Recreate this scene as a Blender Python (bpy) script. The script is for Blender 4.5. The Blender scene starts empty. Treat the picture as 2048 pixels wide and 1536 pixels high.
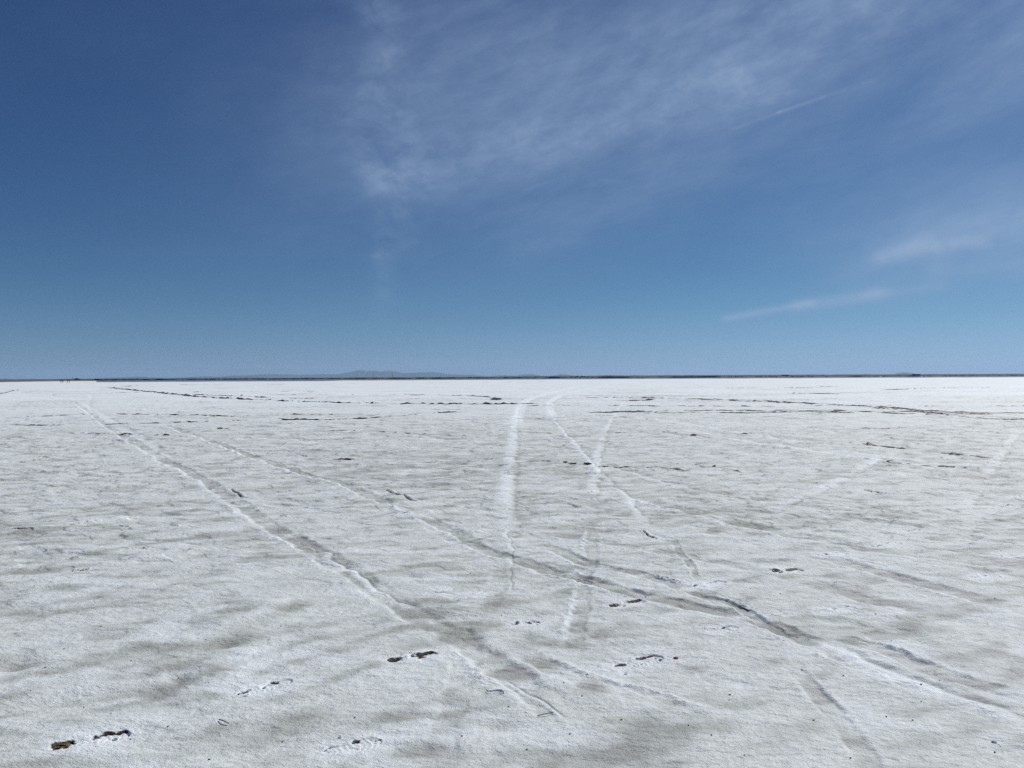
import bpy, bmesh, math, random
import numpy as np
from mathutils import Matrix, Vector

random.seed(11)
rng = np.random.default_rng(11)
R = math.radians
C = bpy.context.scene.collection
F, H = 1535.0, 1.6            # focal length in pixels of the 2048 photo, eye height in metres

# ------------------------------------------------------------------ helpers
def hz(u): return 755.1 - (u - 1024.0) * 0.00488
def gp(u, v, z=0.0):
    """pixel of the photo -> point on the ground plane"""
    D = F * (H - z) / max(v - hz(u), 0.05)
    return (u - 1024.0) / F * D, D
def at(u, D): return (u - 1024.0) / F * D
def zat(u, v, D): return H - (v - hz(u)) * D / F

def tag(o, label=None, cat=None, group=None, kind=None):
    if label: o['label'] = label
    if cat: o['category'] = cat
    if group: o['group'] = group
    if kind: o['kind'] = kind
    return o

def empty(name, loc, rz=0.0):
    o = bpy.data.objects.new(name, None); C.objects.link(o)
    o.location = loc; o.rotation_euler = (0, 0, rz); o.empty_display_size = .2
    return o

def mesh_obj(name, verts, faces, mat, parent=None, smooth=False):
    me = bpy.data.meshes.new(name)
    me.from_pydata([tuple(v) for v in verts], [], [tuple(f) for f in faces])
    me.update()
    mats = mat if isinstance(mat, (list, tuple)) else [mat]
    for m in mats: me.materials.append(m)
    if smooth: me.polygons.foreach_set('use_smooth', [True] * len(me.polygons))
    o = bpy.data.objects.new(name, me); C.objects.link(o); o.parent = parent
    return o

class MB:
    """collects simple shapes and links them as ONE mesh object"""
    def __init__(s): s.v = []; s.f = []
    def add(s, v, f):
        n = len(s.v); s.v += [tuple(p) for p in v]; s.f += [tuple(i + n for i in q) for q in f]
    def box(s, x0, x1, y0, y1, z0, z1):
        s.add([(x0,y0,z0),(x1,y0,z0),(x1,y1,z0),(x0,y1,z0),(x0,y0,z1),(x1,y0,z1),(x1,y1,z1),(x0,y1,z1)],
              [(0,3,2,1),(4,5,6,7),(0,1,5,4),(1,2,6,5),(2,3,7,6),(3,0,4,7)])
    def tube(s, p, q, r, r2=None, n=12):
        p = Vector(p); q = Vector(q); d = (q - p).normalized(); r2 = r if r2 is None else r2
        a = d.orthogonal().normalized(); b = d.cross(a)
        v = [p + (a*math.cos(2*math.pi*i/n) + b*math.sin(2*math.pi*i/n))*r for i in range(n)]
        v += [q + (a*math.cos(2*math.pi*i/n) + b*math.sin(2*math.pi*i/n))*r2 for i in range(n)]
        s.add(v, [(i,(i+1)%n,n+(i+1)%n,n+i) for i in range(n)] + [tuple(range(n))[::-1], tuple(range(n,2*n))])
    def prism(s, prof, x0, x1, inset=0.0, zin=1e9):
        """side profile (y,z) drawn out along x; points above zin come in by inset"""
        n = len(prof)
        v = [(x0 + (inset if z > zin else 0), y, z) for y, z in prof] + [(x1 - (inset if z > zin else 0), y, z) for y, z in prof]
        s.add(v, [(i,(i+1)%n,n+(i+1)%n,n+i) for i in range(n)] + [tuple(range(n))[::-1], tuple(range(n,2*n))])
    def build(s, name, mat, parent=None, smooth=False):
        return mesh_obj(name, s.v, s.f, mat, parent, smooth)

def mat_new(name):
    m = bpy.data.materials.new(name); m.use_nodes = True
    return m, m.node_tree, m.node_tree.nodes['Principled BSDF']

def simple(name, col, rough=.6, metal=0.0, var=.25, scale=6.0, bump=.0):
    m, nt, b = mat_new(name); N = nt.nodes; L = nt.links
    tc = N.new('ShaderNodeTexCoord'); no = N.new('ShaderNodeTexNoise')
    no.inputs['Scale'].default_value = scale; no.inputs['Detail'].default_value = 4
    L.new(tc.outputs['Object'], no.inputs['Vector'])
    cr = N.new('ShaderNodeValToRGB'); e = cr.color_ramp.elements
    e[0].position = .3; e[1].position = .7
    e[0].color = tuple(c * (1 - var) for c in col) + (1,); e[1].color = tuple(min(1, c * (1 + var)) for c in col) + (1,)
    L.new(no.outputs['Fac'], cr.inputs['Fac']); L.new(cr.outputs['Color'], b.inputs['Base Color'])
    b.inputs['Roughness'].default_value = rough; b.inputs['Metallic'].default_value = metal
    if bump:
        bp = N.new('ShaderNodeBump'); bp.inputs['Distance'].default_value = bump; bp.inputs['Strength'].default_value = .8
        L.new(no.outputs['Fac'], bp.inputs['Height']); L.new(bp.outputs['Normal'], b.inputs['Normal'])
    return m

# ------------------------------------------------------------------ numpy noise
PERM = rng.permutation(4096).astype(np.int32)
ANG = (rng.random(4096) * 2 * np.pi).astype(np.float32)
GX, GY = np.cos(ANG), np.sin(ANG)
def perlin(x, y, seed=0):
    x = x.astype(np.float32); y = y.astype(np.float32)
    xf = np.floor(x); yf = np.floor(y)
    xi = xf.astype(np.int64) + seed * 131; yi = yf.astype(np.int64) + seed * 57
    fx = x - xf; fy = y - yf
    u = fx*fx*fx*(fx*(fx*6-15)+10); v = fy*fy*fy*(fy*(fy*6-15)+10)
    def g(ix, iy, dx, dy):
        h = PERM[(PERM[ix & 4095] + iy) & 4095]
        return GX[h]*dx + GY[h]*dy
    a = g(xi, yi, fx, fy); b = g(xi+1, yi, fx-1, fy)
    c = g(xi, yi+1, fx, fy-1); d = g(xi+1, yi+1, fx-1, fy-1)
    return ((a + u*(b-a)) + v*((c + u*(d-c)) - (a + u*(b-a)))) * 1.5
def sstep(a, b, x):
    t = np.clip((x - a) / (b - a), 0, 1); return t*t*(3-2*t)

# ------------------------------------------------------------------ ground sheet (polar, finer near the viewer)
def build_ground():
    f2 = F / 2
    az_in = np.arctan(np.arange(-600, 600.1, 0.8) / f2)
    a0, a1 = az_in[0], az_in[-1]
    az = np.concatenate([az_in, np.linspace(a1, a0 + 2*np.pi, 130)[1:-1]])
    d = [0.02, .04, .07]
    while d[-1] < 4: d.append(d[-1] + .08)
    while d[-1] < 62: d.append(d[-1] + .14)
    while d[-1] < 200: d.append(d[-1] + .22)
    while d[-1] < 440: d.append(d[-1] + .30)
    r = f2 * H / np.array(d)
    ex = [r[-1]]
    while ex[-1] > .25: ex.append(ex[-1] * .955)
    r = np.concatenate([r, ex[1:]])[::-1].astype(np.float64)       # inner -> outer
    nr, na = len(r), len(az)
    Rg = np.repeat(r[:, None], na, 1)
    X = (Rg * np.sin(az)[None, :]).ravel(); Y = (Rg * np.cos(az)[None, :]).ravel()
    rr = Rg.ravel()
    dr = np.gradient(r); DR = np.repeat(dr[:, None], na, 1).ravel()      # row spacing
    n = len(X)
    hgt = np.zeros(n, np.float32)
    def oct_(wx, wy, rot=0., seed=0, warp=None):
        """noise with wavelengths wx, wy (metres) in a frame turned by rot; faded where the mesh is too coarse"""
        c, s = math.cos(rot), math.sin(rot)
        a = X*c + Y*s; b = -X*s + Y*c
        if warp is not None: a = a + warp; b = b + warp*.7
        att = np.clip(1.4 - 1.1*DR/max(min(wy, wx)*.6, 1e-6)*.5, 0, 1).astype(np.float32)
        return perlin(a/wx, b/wy, seed) * att
    warp = perlin(X/1.7, Y/1.7, 3) * .35 + perlin(X/.5, Y/.5, 4) * .08
    right = sstep(-.2, .9, X / np.maximum(Y, .1) * 2.2 + .1*perlin(X/3, Y/3, 9)) * (Y > 0)
    # broad swells, drifts, small dimples
    swell = oct_(6, 4, .2, 11)*.8 + oct_(2.2, 1.5, .3, 12, warp)*.6
    drift = oct_(1.1, .42, .45, 13, warp) + .55*oct_(.5, .2, .55, 14, warp)
    drift2 = oct_(.9, .35, -.35, 15, warp)
    dr_mix = drift*(1-right) + drift2*right
    ripp = oct_(.17, .085, -.15, 16) ; ripp2 = oct_(.1, .05, .1, 17)
    fine = oct_(.045, .035, 0, 18)
    ripmask = sstep(-.15, .45, perlin(X/1.6, Y/1.6, 21)) * (.35 + .65*right)
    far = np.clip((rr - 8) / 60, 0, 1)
    hgt += .012*swell + .014*dr_mix + .0065*ripp*(.3+1.1*ripmask) + .002*ripp2 + .0009*fine
    # crisp little scarps of the crust, mid distance streaks
    st = oct_(1.6, .55, .12, 31, warp*2) + .6*oct_(4.5, 1.6, -.08, 32, warp*3) + .5*oct_(14, 5, .05, 33)
    hgt += (.010*st*np.clip((rr-4)/8, 0, 1)).astype(np.float32)
    st2 = oct_(.75, .26, .1, 34, warp) + .7*oct_(.34, .12, .2, 35) - .8*np.abs(oct_(1.3, .3, .06, 36, warp*2))
    hgt += (.0105*st2*np.clip((rr-3.5)/7, .12, 1)*(1-.35*right)).astype(np.float32)
    hgt += (.012*oct_(2.6, .8, -.04, 37, warp*2)*np.clip((rr-18)/20, 0, 1)).astype(np.float32)
    # soft edges of broken salt sheets: one-sided steps
    e1 = oct_(1.9, .8, .5, 41, warp*1.5)
    hgt += (.006*sstep(-.06, .06, e1)*(1-.6*right)).astype(np.float32)
    e2 = oct_(2.6, .9, -.3, 42, warp*1.5)
    hgt += (.005*sstep(-.05, .05, e2)).astype(np.float32)

    scar = np.zeros(n, np.float32)
    for (wx, wy, rot, am, sd_i, thr, r0, r1) in [(.85, .50, .25, .0085, 301, 0., 4, 90), (.85, .55, -.2, .0085, 302, .12, 4, 90), (.42, .26, .35, .0055, 303, .05, 3, 40), (.40, .28, -.3, .0055, 304, .0, 3, 40),
                                     (1.9, 1.1, .1, .013, 305, .05, 12, 160), (1.7, 1.1, -.15, .013, 306, .0, 12, 160), (4.5, 2.6, .05, .022, 307, .0, 35, 400), (4.2, 2.7, -.1, .022, 308, .1, 35, 400),
                                     (.17, .12, .1, .0024, 309, .05, 1.5, 12), (10, 6, .0, .035, 310, .0, 80, 500)]:
        c_, s_ = math.cos(rot), math.sin(rot)
        a_ = X*c_ + Y*s_ + warp*wx*.9; b_ = -X*s_ + Y*c_ + warp*wy*.6
        q = perlin(a_/wx, b_/wy, sd_i) - thr + .25*perlin(a_/wx*2.7, b_/wy*2.7, sd_i+40)
        msk = np.clip((rr-r0)/(r0*.6), 0, 1)*np.clip((r1-rr)/(r1*.4), 0, 1)*np.clip(.35 + 1.2*perlin(X/(wx*6), Y/(wy*6), sd_i+80) + .35, .1, 1)
        hgt += (1.35*am*msk*(.55+.45*np.clip((rr-5)/6, 0, 1))*(sstep(-.06, .06, q) + .25*q)).astype(np.float32)
        scar += (np.exp(-(q/.06)**2)*msk*.62).astype(np.float32)
    nearf = (1.5 - .5*np.clip((rr-5)/8, 0, 1)).astype(np.float32)
    dirt_shade = .30 + nearf*(.24*oct_(1.3, .5, .5, 51, warp) + .30*oct_(.5, .2, .45, 52, warp) + .16*oct_(.22, .09, .4, 60, warp) + .24*oct_(1.2, .17, .55, 65, warp*1.5)*(1-right) + .18*oct_(1.3, .16, -.35, 66, warp*1.5)*right) + .0 + .14*oct_(5, 3, 0, 53) - 7*(.010*dr_mix)
    scar *= (.08 + .92*np.clip((rr-5)/7, 0, 1)).astype(np.float32)
    dirt_shade += .75*np.clip(scar, 0, 1.2) + .22*oct_(.2, .1, .3, 54) - .30*st2*np.clip((rr-3.5)/7, .15, 1)  # scarp lines: silt plus painted shade of the viewer-facing steps
    dirt_shade = np.clip(dirt_shade, 0, 1)*(.92 - .25*far)
    # far streaks: silt plus painted scarp shade
    sd = .9*oct_(3.5, 1.2, .1, 55, warp*3) + .7*oct_(12, 5, -.05, 56) + .5*oct_(40, 25, 0, 57)
    dirt_shade = dirt_shade*(1-far*.8) + far*.8*np.clip(.16 + sd*.55 - .25*st2 + 1.2*np.clip(scar, 0, 1), 0, 1)
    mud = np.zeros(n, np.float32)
    white = (.60*sstep(12, 80, rr) * np.clip(.75 + .8*perlin(X/9, Y/6, 58) + .5*perlin(X/3, Y/1.3, 59), 0, 1)).astype(np.float32)  # salt painted whiter with distance, standing in for its grazing sheen
    wp = perlin(X/.7+3*warp, Y/.33, 63) + .5*perlin(X/.22, Y/.14, 64)
    white += (.38*sstep(.1, .7, wp)*np.clip(1.6-rr/8, .55, 1)).astype(np.float32)
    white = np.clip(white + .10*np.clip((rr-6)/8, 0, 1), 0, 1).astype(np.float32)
    warm = np.clip(.42 + perlin(X/1.3, Y/.9, 61)*.35 + .25*perlin(X/6, Y/5, 62), 0, 1)

    def smooth_line(pts, k=5):
        P = [np.array(p, float) for p in pts]
        P = [2*P[0]-P[1]] + P + [2*P[-1]-P[-2]]
        out = []
        for i in range(1, len(P)-2):
            for t in np.arange(k)/k:
                a, b, c_, d_ = P[i-1], P[i], P[i+1], P[i+2]
                out.append(.5*((2*b)+(c_-a)*t+(2*a-5*b+4*c_-d_)*t*t+(3*b-a-3*c_+d_)*t**3))
        out.append(P[-2]); return np.array(out)
    def line_field(pts, wmax, px=True, k=5):
        """indices near the line, signed distance, arc length, total length"""
        P = np.array([gp(*p) for p in pts]) if px else np.array(pts, float)
        P = smooth_line(P, k) if len(P) > 2 else P
        lo = P.min(0) - wmax; hi = P.max(0) + wmax
        idx = np.nonzero((X > lo[0]) & (X < hi[0]) & (Y > lo[1]) & (Y < hi[1]))[0]
        best = np.full(len(idx), 1e9); sd_ = np.zeros(len(idx)); al = np.zeros(len(idx)); tot = 0
        x, y = X[idx], Y[idx]
        for a, b in zip(P[:-1], P[1:]):
            l = np.hypot(*(b-a))
            if l < 1e-6: continue
            t = (b-a)/l
            lo = np.minimum(a, b)-wmax; hi = np.maximum(a, b)+wmax
            s_ = np.nonzero((x > lo[0]) & (x < hi[0]) & (y > lo[1]) & (y < hi[1]))[0]
            u = (x[s_]-a[0])*t[0] + (y[s_]-a[1])*t[1]
            uc = np.clip(u, 0, l)
            ds = np.hypot(x[s_]-a[0]-t[0]*uc, y[s_]-a[1]-t[1]*uc)
            side = np.sign((x[s_]-a[0])*-t[1] + (y[s_]-a[1])*t[0])
            m = ds < best[s_]
            q = s_[m]; best[q] = ds[m]; sd_[q] = ds[m]*side[m]; al[q] = tot + uc[m]
            tot += l
        m = best < wmax
        return idx[m], sd_[m].astype(np.float32), al[m].astype(np.float32), tot
    seed = [200]
    def rut(pts, w=.12, depth=.014, rim=.010, dirtin=.45, whiterim=.6, tread=0., ends=1., lug=0., side=0):
        """a pressed wheel rut with raised salty rims"""
        seed[0] += 1; sd0 = seed[0]
        i, s, a, tot = line_field(pts, w*3.2 + .25)
        if not len(i): return
        s = s + .03*perlin(X[i]/.9, Y[i]/.9, sd0) + .012*perlin(X[i]/.12, Y[i]/.12, sd0+1)
        fade = sstep(0, ends, a) * sstep(0, ends, tot - a)
        al = np.abs(s)
        var = np.clip(.85 + .7*perlin(a/1.4, a*0+.3, sd0+2) + .5*perlin(X[i]/.3, Y[i]/.2, sd0+8), .6, 1.3)
        ins = 1 - sstep(w*.6, w*1.1, al + w*.28*perlin(X[i]/.2, Y[i]/.13, sd0+12))
        rimb = np.exp(-((al - w*(1.22 + .3*perlin(X[i]/.5, Y[i]/.5, sd0+6)))/(w*.34))**2)
        rv = np.clip(.8 + .8*perlin(X[i]/.9, Y[i]/.9, sd0+4) + .3*perlin(X[i]/.15, Y[i]/.12, sd0+9), .15, 1.4)
        crumb = 1 + .6*perlin(X[i]/.05, Y[i]/.04, sd0+5) + .3*perlin(X[i]/.022, Y[i]/.02, sd0+7)
        dirtin *= 1.0; whiterim *= .42; rim *= .6; depth *= .95
        inner = perlin(X[i]/.16, Y[i]/.10, sd0+10) + .6*perlin(X[i]/.07, Y[i]/.05, sd0+11)
        if side: rv = rv*np.where(s*side > 0, 1.15, .12)
        hgt[i] += fade*var*(-depth*ins + rim*rimb*rv*crumb)
        hgt[i] += fade*ins*.004*inner
        if tread: hgt[i] += fade*ins*tread*np.sin(a*2*np.pi/.085)
        if lug: hgt[i] += fade*lug*np.exp(-((s + w)/(w*.5))**2)*np.sin(a*2*np.pi/.12 + 2*perlin(X[i]/.2, Y[i]/.2, sd0))
        dirt_shade[i] = np.clip(dirt_shade[i] + fade*var*(dirtin*ins*(.6+.6*perlin(X[i]/.35, Y[i]/.2, sd0+3)) - whiterim*rimb*rv), 0, 1)
        white[i] = np.clip(white[i] + fade*whiterim*rimb*rv*.9, 0, 1)
    def pale(pts, w=.1, amt=.9, rise=.004, ends=2.):
        w = w*.62; amt = amt*.58
        """an old wheel track healed over with bright new salt"""
        seed[0] += 1; sd0 = seed[0]
        i, s, a, tot = line_field(pts, w*3 + .1)
        if not len(i): return
        s = s + .05*perlin(X[i]/.7, Y[i]/.9, sd0)
        fade = sstep(0, ends, a) * sstep(0, ends, tot - a)
        s = s + .04*perlin(X[i]/.25, Y[i]/.25, sd0+2)
        g = np.exp(-np.abs(s/w)**3) * np.clip(.62 + .8*perlin(X[i]/1.2, Y[i]/1.8, sd0+1) + .8*perlin(X[i]/.6, Y[i]/.22, sd0+3), .0, 1)*fade
        white[i] = np.clip(white[i] + amt*g, 0, 1); dirt_shade[i] *= (1 - .9*amt*g)
        hgt[i] += rise*.6*g - .006*np.exp(-((s-w*1.5)/(w*.4))**2)*fade
        dirt_shade[i] = np.clip(dirt_shade[i] + .3*np.exp(-((s-w*1.5)/(w*.45))**2)*fade*np.clip(.5+perlin(X[i]/.5, Y[i]/.3, sd0+5), 0, 1), 0, 1)
    def broken(pts, w=.16, dens=.5, seg=1.2, depth=.03, rim=.022, dark=1., ends=1.5, px=True):
        dens += .14; seg *= .5; w *= .75
        """a wheel track that broke through the crust: dashes of dark mud and painted rim shade"""
        seed[0] += 1; sd0 = seed[0]
        i, s, a, tot = line_field(pts, w*3.5 + .2, px)
        if not len(i): return
        s = s + .07*perlin(X[i]/1.1, Y[i]/1.1, sd0)
        fade = sstep(0, ends, a) * sstep(0, ends, tot - a)
        nz = .8*perlin(a/seg, a*0 + .37, sd0+1) + .6*perlin(a/(seg*.3), a*0+.11, sd0+2) + .55*perlin(X[i]/.22, Y[i]/.16, sd0+3)
        on = sstep(.0, .16, nz + (dens-.5)*1.6) * fade
        w_ = w*(.7 + 1.1*on)
        g = np.exp(-(s/w_)**2)
        up = np.clip(.8 + 1.2*perlin(X[i]/.35, Y[i]/.35, sd0+4), .15, 1.7)
        hgt[i] += -depth*g*on + 1.5*rim*up*np.exp(-((s - w*.9)/(w*.8))**2)*on + rim*.4*np.exp(-((s + w*2.2)/(w*.9))**2)*on
        hgt[i] += .02*on*g*perlin(X[i]/.12, Y[i]/.10, sd0+6)
        mud[i] = np.maximum(mud[i], dark*on*np.maximum(g, np.exp(-((s - w*.8)/(w*1.2))**2)))  # mud colour also runs over the rim, painting its backlit near face dark
        white[i] *= (1 - .9*on*np.exp(-(s/(w*2))**2))
        dirt_shade[i] = np.clip(dirt_shade[i] + .35*np.exp(-(s/(w*1.6))**2)*fade, 0, 1)
    def foot(p, q, dark=.5, wide=1., slit=False, depth=.020, heel=True, toe=True):
        """a boot print between two pixels (heel p, toe q)"""
        seed[0] += 1; sd0 = seed[0]
        a = np.array(gp(*p)); b = np.array(gp(*q)); l = np.hypot(*(b-a)); t = (b-a)/l
        if t[0] < 0: a, b, t = b, a, -t
        c_ = (a+b)/2
        m = np.nonzero((np.abs(X-c_[0]) < l*.5+.3) & (np.abs(Y-c_[1]) < l*.5+.3))[0]
        if not len(m): return
        x, y = X[m]-a[0], Y[m]-a[1]
        s = (x*t[0] + y*t[1]) / l; n_ = -x*t[1] + y*t[0]          # n_ > 0 on the far side
        n_ = n_ + .010*perlin(X[m]/.05, Y[m]/.05, sd0)
        sc = min(max(l/.29, .5), 1.8)*wide*1.15
        depth *= min(1, .45 + .6*dark)
        sc = sc*(.55 if slit else 1)
        if slit:
            w = .035*sc*np.sqrt(np.clip(1 - (2*s-1)**2, 0, 1))*(.6+.5*np.clip(perlin(X[m]/.08, Y[m]/.05, sd0)+.5, 0, 1))
            ins = 1 - sstep(.7, 1.15, np.abs(n_)/np.maximum(w, .004)); ins[(s < 0) | (s > 1)] = 0
            hgt[m] -= depth*ins; mud[m] = np.maximum(mud[m], dark*ins); 
            hgt[m] += .012*np.exp(-((n_ - .05*sc)/.03)**2)*((s > 0) & (s < 1))
            return
        w = np.where(s < .32, .036*np.sqrt(np.clip(1-((s-.16)/.17)**2, 0, 1)), 0)
        w = np.maximum(w, .026*np.exp(-((s-.4)/.18)**4))
        w = np.maximum(w, .050*np.sqrt(np.clip(1-((s-.69)/.31)**2, 0, 1)))*sc
        w[(s < -.02) | (s > 1.0)] = 0
        q_ = np.abs(n_)/np.maximum(w, .003)
        ins = 1 - sstep(.8, 1.1, q_)
        ins = ins*(w > .006)
        tread = np.sin((s*l/.026 + .5*np.abs(n_)/.03)*2*np.pi)
        crush = perlin(X[m]/.030, Y[m]/.026, sd0+1) + .6*perlin(X[m]/.014, Y[m]/.012, sd0+5)
        hgt[m] += -.55*depth*ins + ins*(.0012*tread + .0016*crush)
        hgt[m] += .004*np.exp(-((n_/np.maximum(w, .01) - 1.35)/.22)**2)*(w > .008)*(.6+.6*crush)
        # dark: mud and painted shade on the broken far wall, plus patches of mud at heel and ball
        rag = perlin(X[m]/.08, Y[m]/.05, sd0+2) + .3*perlin(X[m]/.03, Y[m]/.02, sd0+9)
        nw = n_/np.maximum(w, .003)
        edge = np.exp(-((nw - .82 + .25*rag)/(.16 + .22*dark))**2)*(w > .008)
        edge2 = .55*np.exp(-((nw + .95 + .2*rag)/.10)**2)*(w > .008)*(crush > .05)
        patch = 0
        if heel: patch = np.exp(-((s-.15)/.13)**4 - ((n_-.012+.02*rag)/.018)**2)
        if toe: patch = patch + .9*np.exp(-((s-.78)/.16)**4 - ((n_-.034+.02*rag)/.014)**2)
        mm = edge*(.50+.36*dark)*(.85+.6*rag) + edge2*min(dark*1.1, .8) + patch*max(0, dark-.5)*1.7
        mm = mm*(1 - .85*np.exp(-((s-.43)/.09)**2))
        mm = mm*(1 + .35*crush)*((s > -.03) & (s < 1.03))
        mud[m] = np.maximum(mud[m], np.clip(mm, 0, 1))
        halo = np.exp(-((s-.5)/.62)**4 - (n_/(.085*sc))**2)
        white[m] = np.clip(white[m] + .8*halo*(1-dark*.2), 0, 1); dirt_shade[m] *= (1 - .6*halo)

    # --- old wheel ruts
    rut([(150,805),(200,843),(300,905),(370,940),(430,975),(520,1040),(610,1090),(700,1150),(800,1212),(900,1266),(980,1318),(1060,1385),(1150,1460)], .12, .014, .010, .9, 1.0, ends=.7, side=-1)
    rut([(320,848),(440,890),(600,945),(680,966),(760,1000),(800,1012),(900,1060),(1000,1108),(1070,1135)], .11, .013, .012, .8, 1.0, ends=2, side=-1)
    rut([(870,1062),(960,1098),(1060,1130),(1150,1155),(1250,1185),(1400,1215),(1500,1235),(1600,1272),(1750,1338),(1900,1392),(2100,1462)], .10, .016, .012, 1.25, 1.0, side=-1)
    rut([(1020,1082),(1100,1100),(1180,1125),(1280,1150),(1380,1180),(1480,1210),(1560,1236)], .10, .014, .010, 1.1, .7, side=-1)
    rut([(1660,1270),(1760,1300),(1850,1335),(1950,1370),(2100,1415)], .085, .011, .007, 1.2, .6, ends=.3, side=1)
    rut([(1580,1325),(1640,1385),(1690,1450),(1740,1530),(1760,1580)], .06, .009, .004, .9, .3, ends=.4)
    rut([(1005,1130),(985,1200),(955,1260),(925,1330),(905,1400),(885,1480),(860,1590)], .08, .0045, .0, .30, .0, ends=.5)
    rut([(1184,1055),(1178,1110),(1165,1180),(1155,1240),(1145,1320)], .07, .007, .010, .36, .8, ends=.6, lug=.006, side=-1)
    rut([(1000,1290),(1060,1310),(1120,1345),(1180,1370),(1300,1400),(1440,1460)], .09, .013, .014, 1.1, .4, ends=.5, side=1)
    pale([(1590,1268),(1680,1305),(1760,1341),(1900,1392),(2060,1448),(2150,1480)], .09, 1.5, .014, .4)
    pale([(600,1085),(700,1150),(790,1205),(850,1225)], .05, 1.2, .012, .4)
    rut([(1380,1190),(1480,1215),(1560,1262),(1640,1272)], .05, .014, .008, .6, .6, ends=.2)
    rut([(1340,1075),(1375,1130),(1400,1160)], .04, .006, .003, .6, .3, ends=.2)
    rut([(1640,1018),(1740,1040),(1860,1055),(1960,1068),(2100,1080)], .12, .014, .012, .6, .9, side=-1)
    rut([(1560,1100),(1700,1130),(1840,1165),(1960,1200),(2100,1232)], .12, .014, .012, .7, .9, side=-1)
    rut([(1190,922),(1400,978),(1560,1004),(1660,1020)], .12, .010, .008, .5, .7, side=-1)
    rut([(1250,990),(1450,1042),(1700,1090),(1900,1118),(2120,1140)], .14, .009, .008, .45, .6, side=-1)
    rut([(1050,1062),(1250,1092),(1420,1120),(1600,1160),(1800,1215),(2120,1290)], .12, .009, .007, .45, .6, side=-1)
    rut([(1640,1050),(1740,1085),(1800,1100)], .1, .008, .008, .3, .6)
    def drift_line(pts, w, h, dsh, ends=.5):
        """a soft wind drift: white crest, silty foot on the near side"""
        seed[0] += 1; sd0 = seed[0]
        i, s, a, tot = line_field(pts, w*3.5)
        if not len(i): return
        s = s + .10*perlin(X[i]/.8, Y[i]/.6, sd0) + .03*perlin(X[i]/.2, Y[i]/.15, sd0+1)
        fade = sstep(0, ends, a)*sstep(0, ends, tot-a)*np.clip(.8+1.1*perlin(X[i]/.7, Y[i]/.5, sd0+2), 0, 1.2)
        h *= .95; dsh *= .6
        hgt[i] += h*fade*np.where(s > 0, np.exp(-(s/w)**2), np.exp(-(s/(w*.45))**2))
        white[i] = np.clip(white[i] + .28*fade*np.exp(-((s-w*.2)/(w*.6))**2), 0, 1)
        dirt_shade[i] = np.clip(dirt_shade[i] + dsh*fade*np.exp(-((s+w*.95)/(w*.6))**2), 0, 1)
    for pts, w_, h_, d_ in [([(-40,1425),(100,1392),(230,1372),(340,1352),(470,1312),(600,1270)], .14, .013, .7), ([(230,1420),(420,1372),(520,1330),(640,1300),(780,1285)], .12, .010, .6),
        ([(80,1270),(220,1262),(330,1290),(440,1262),(540,1215),(640,1180)], .16, .012, .6), ([(20,1175),(140,1165),(260,1180),(370,1150),(500,1100)], .18, .010, .6),
        ([(60,1130),(260,1085),(440,1062),(560,1055)], .16, .010, .5), ([(-30,1060),(160,1050),(330,1035),(520,1035)], .18, .010, .4),
        ([(250,1500),(420,1448),(560,1420),(700,1400)], .10, .010, .7), ([(640,1470),(740,1425),(860,1410),(960,1380)], .09, .012, .8), ([(600,1530),(760,1500),(900,1490),(1010,1520)], .08, .010, .7),
        ([(30,1500),(190,1452),(300,1440),(420,1475)], .09, .009, .6), ([(1180,1440),(1300,1420),(1440,1440),(1560,1500)], .12, .009, .6), ([(1000,1480),(1040,1440),(1080,1400)], .06, .010, .9),
        ([(1120,1100),(1300,1110),(1480,1128),(1640,1165)], .12, .010, .5), ([(1480,1120),(1620,1112),(1760,1135),(1900,1170)], .14, .010, .5), ([(600,1120),(760,1105),(900,1112)], .12, .010, .5),
        ([(690,1230),(800,1222),(930,1225)], .10, .010, .5), ([(1650,1020),(1800,1045),(1990,1058)], .14, .012, .6), ([(1250,1090),(1400,1075),(1560,1100)], .12, .01, .5)]:
        drift_line(pts, w_, h_, d_)
    # --- healed pale tracks
    pale([(1165,772),(1110,786),(1060,800),(1035,815),(1027,840),(1022,880),(1015,930),(1006,990),(1004,1060),(1010,1130)], .17, 1.1, .02, 4)
    pale([(1175,769),(1120,781),(1070,795),(1042,810),(1031,832),(1026,860)], .42, 1.9, .02, 6)
    pale([(1215,771),(1150,783),(1108,798),(1096,814),(1106,838)], .34, 1.9, .02, 5)
    pale([(1200,772),(1130,790),(1098,803),(1094,818),(1112,848),(1150,893),(1187,938),(1240,990),(1300,1065),(1345,1110)], .08, 1.1, .015, 3)
    pale([(1262,790),(1238,815),(1215,850),(1203,880),(1192,920),(1186,950),(1178,1000),(1170,1060)], .12, .8, .008, 3)
    pale([(1800,900),(1740,925),(1690,953),(1620,985),(1560,1012),(1520,1030)], .13, 1.1, .008)
    pale([(1960,968),(1945,990),(1925,1015),(1905,1045)], .10, .8); pale([(2040,860),(2010,895),(1985,930),(1960,968)], .12, .6)
    pale([(1240,830),(1380,850),(1560,880),(1700,905),(1850,925),(2060,955)], .22, .8, .01, 4)
    pale([(1350,858),(1500,885),(1640,905),(1800,925),(1950,945),(2060,958)], .2, .8, .01, 4)
    pale([(1280,828),(1450,835),(1600,855),(1700,872)], .2, .6, .01, 4)
    pale([(150,800),(240,860),(330,930)], .3, .5, .01, 4); pale([(180,788),(168,815),(180,835)], .3, .5)
    pale([(1400,965),(1500,990),(1600,1005)], .1, .5); pale([(1600,1075),(1700,1085),(1760,1110)], .07, .8)
    pale([(1006,1355),(1040,1380),(1080,1410),(1125,1440)], .035, 1., .016, .1)
    pale([(1012,1060),(1014,1110),(1008,1190)], .04, .5, .004, .3)
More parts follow.
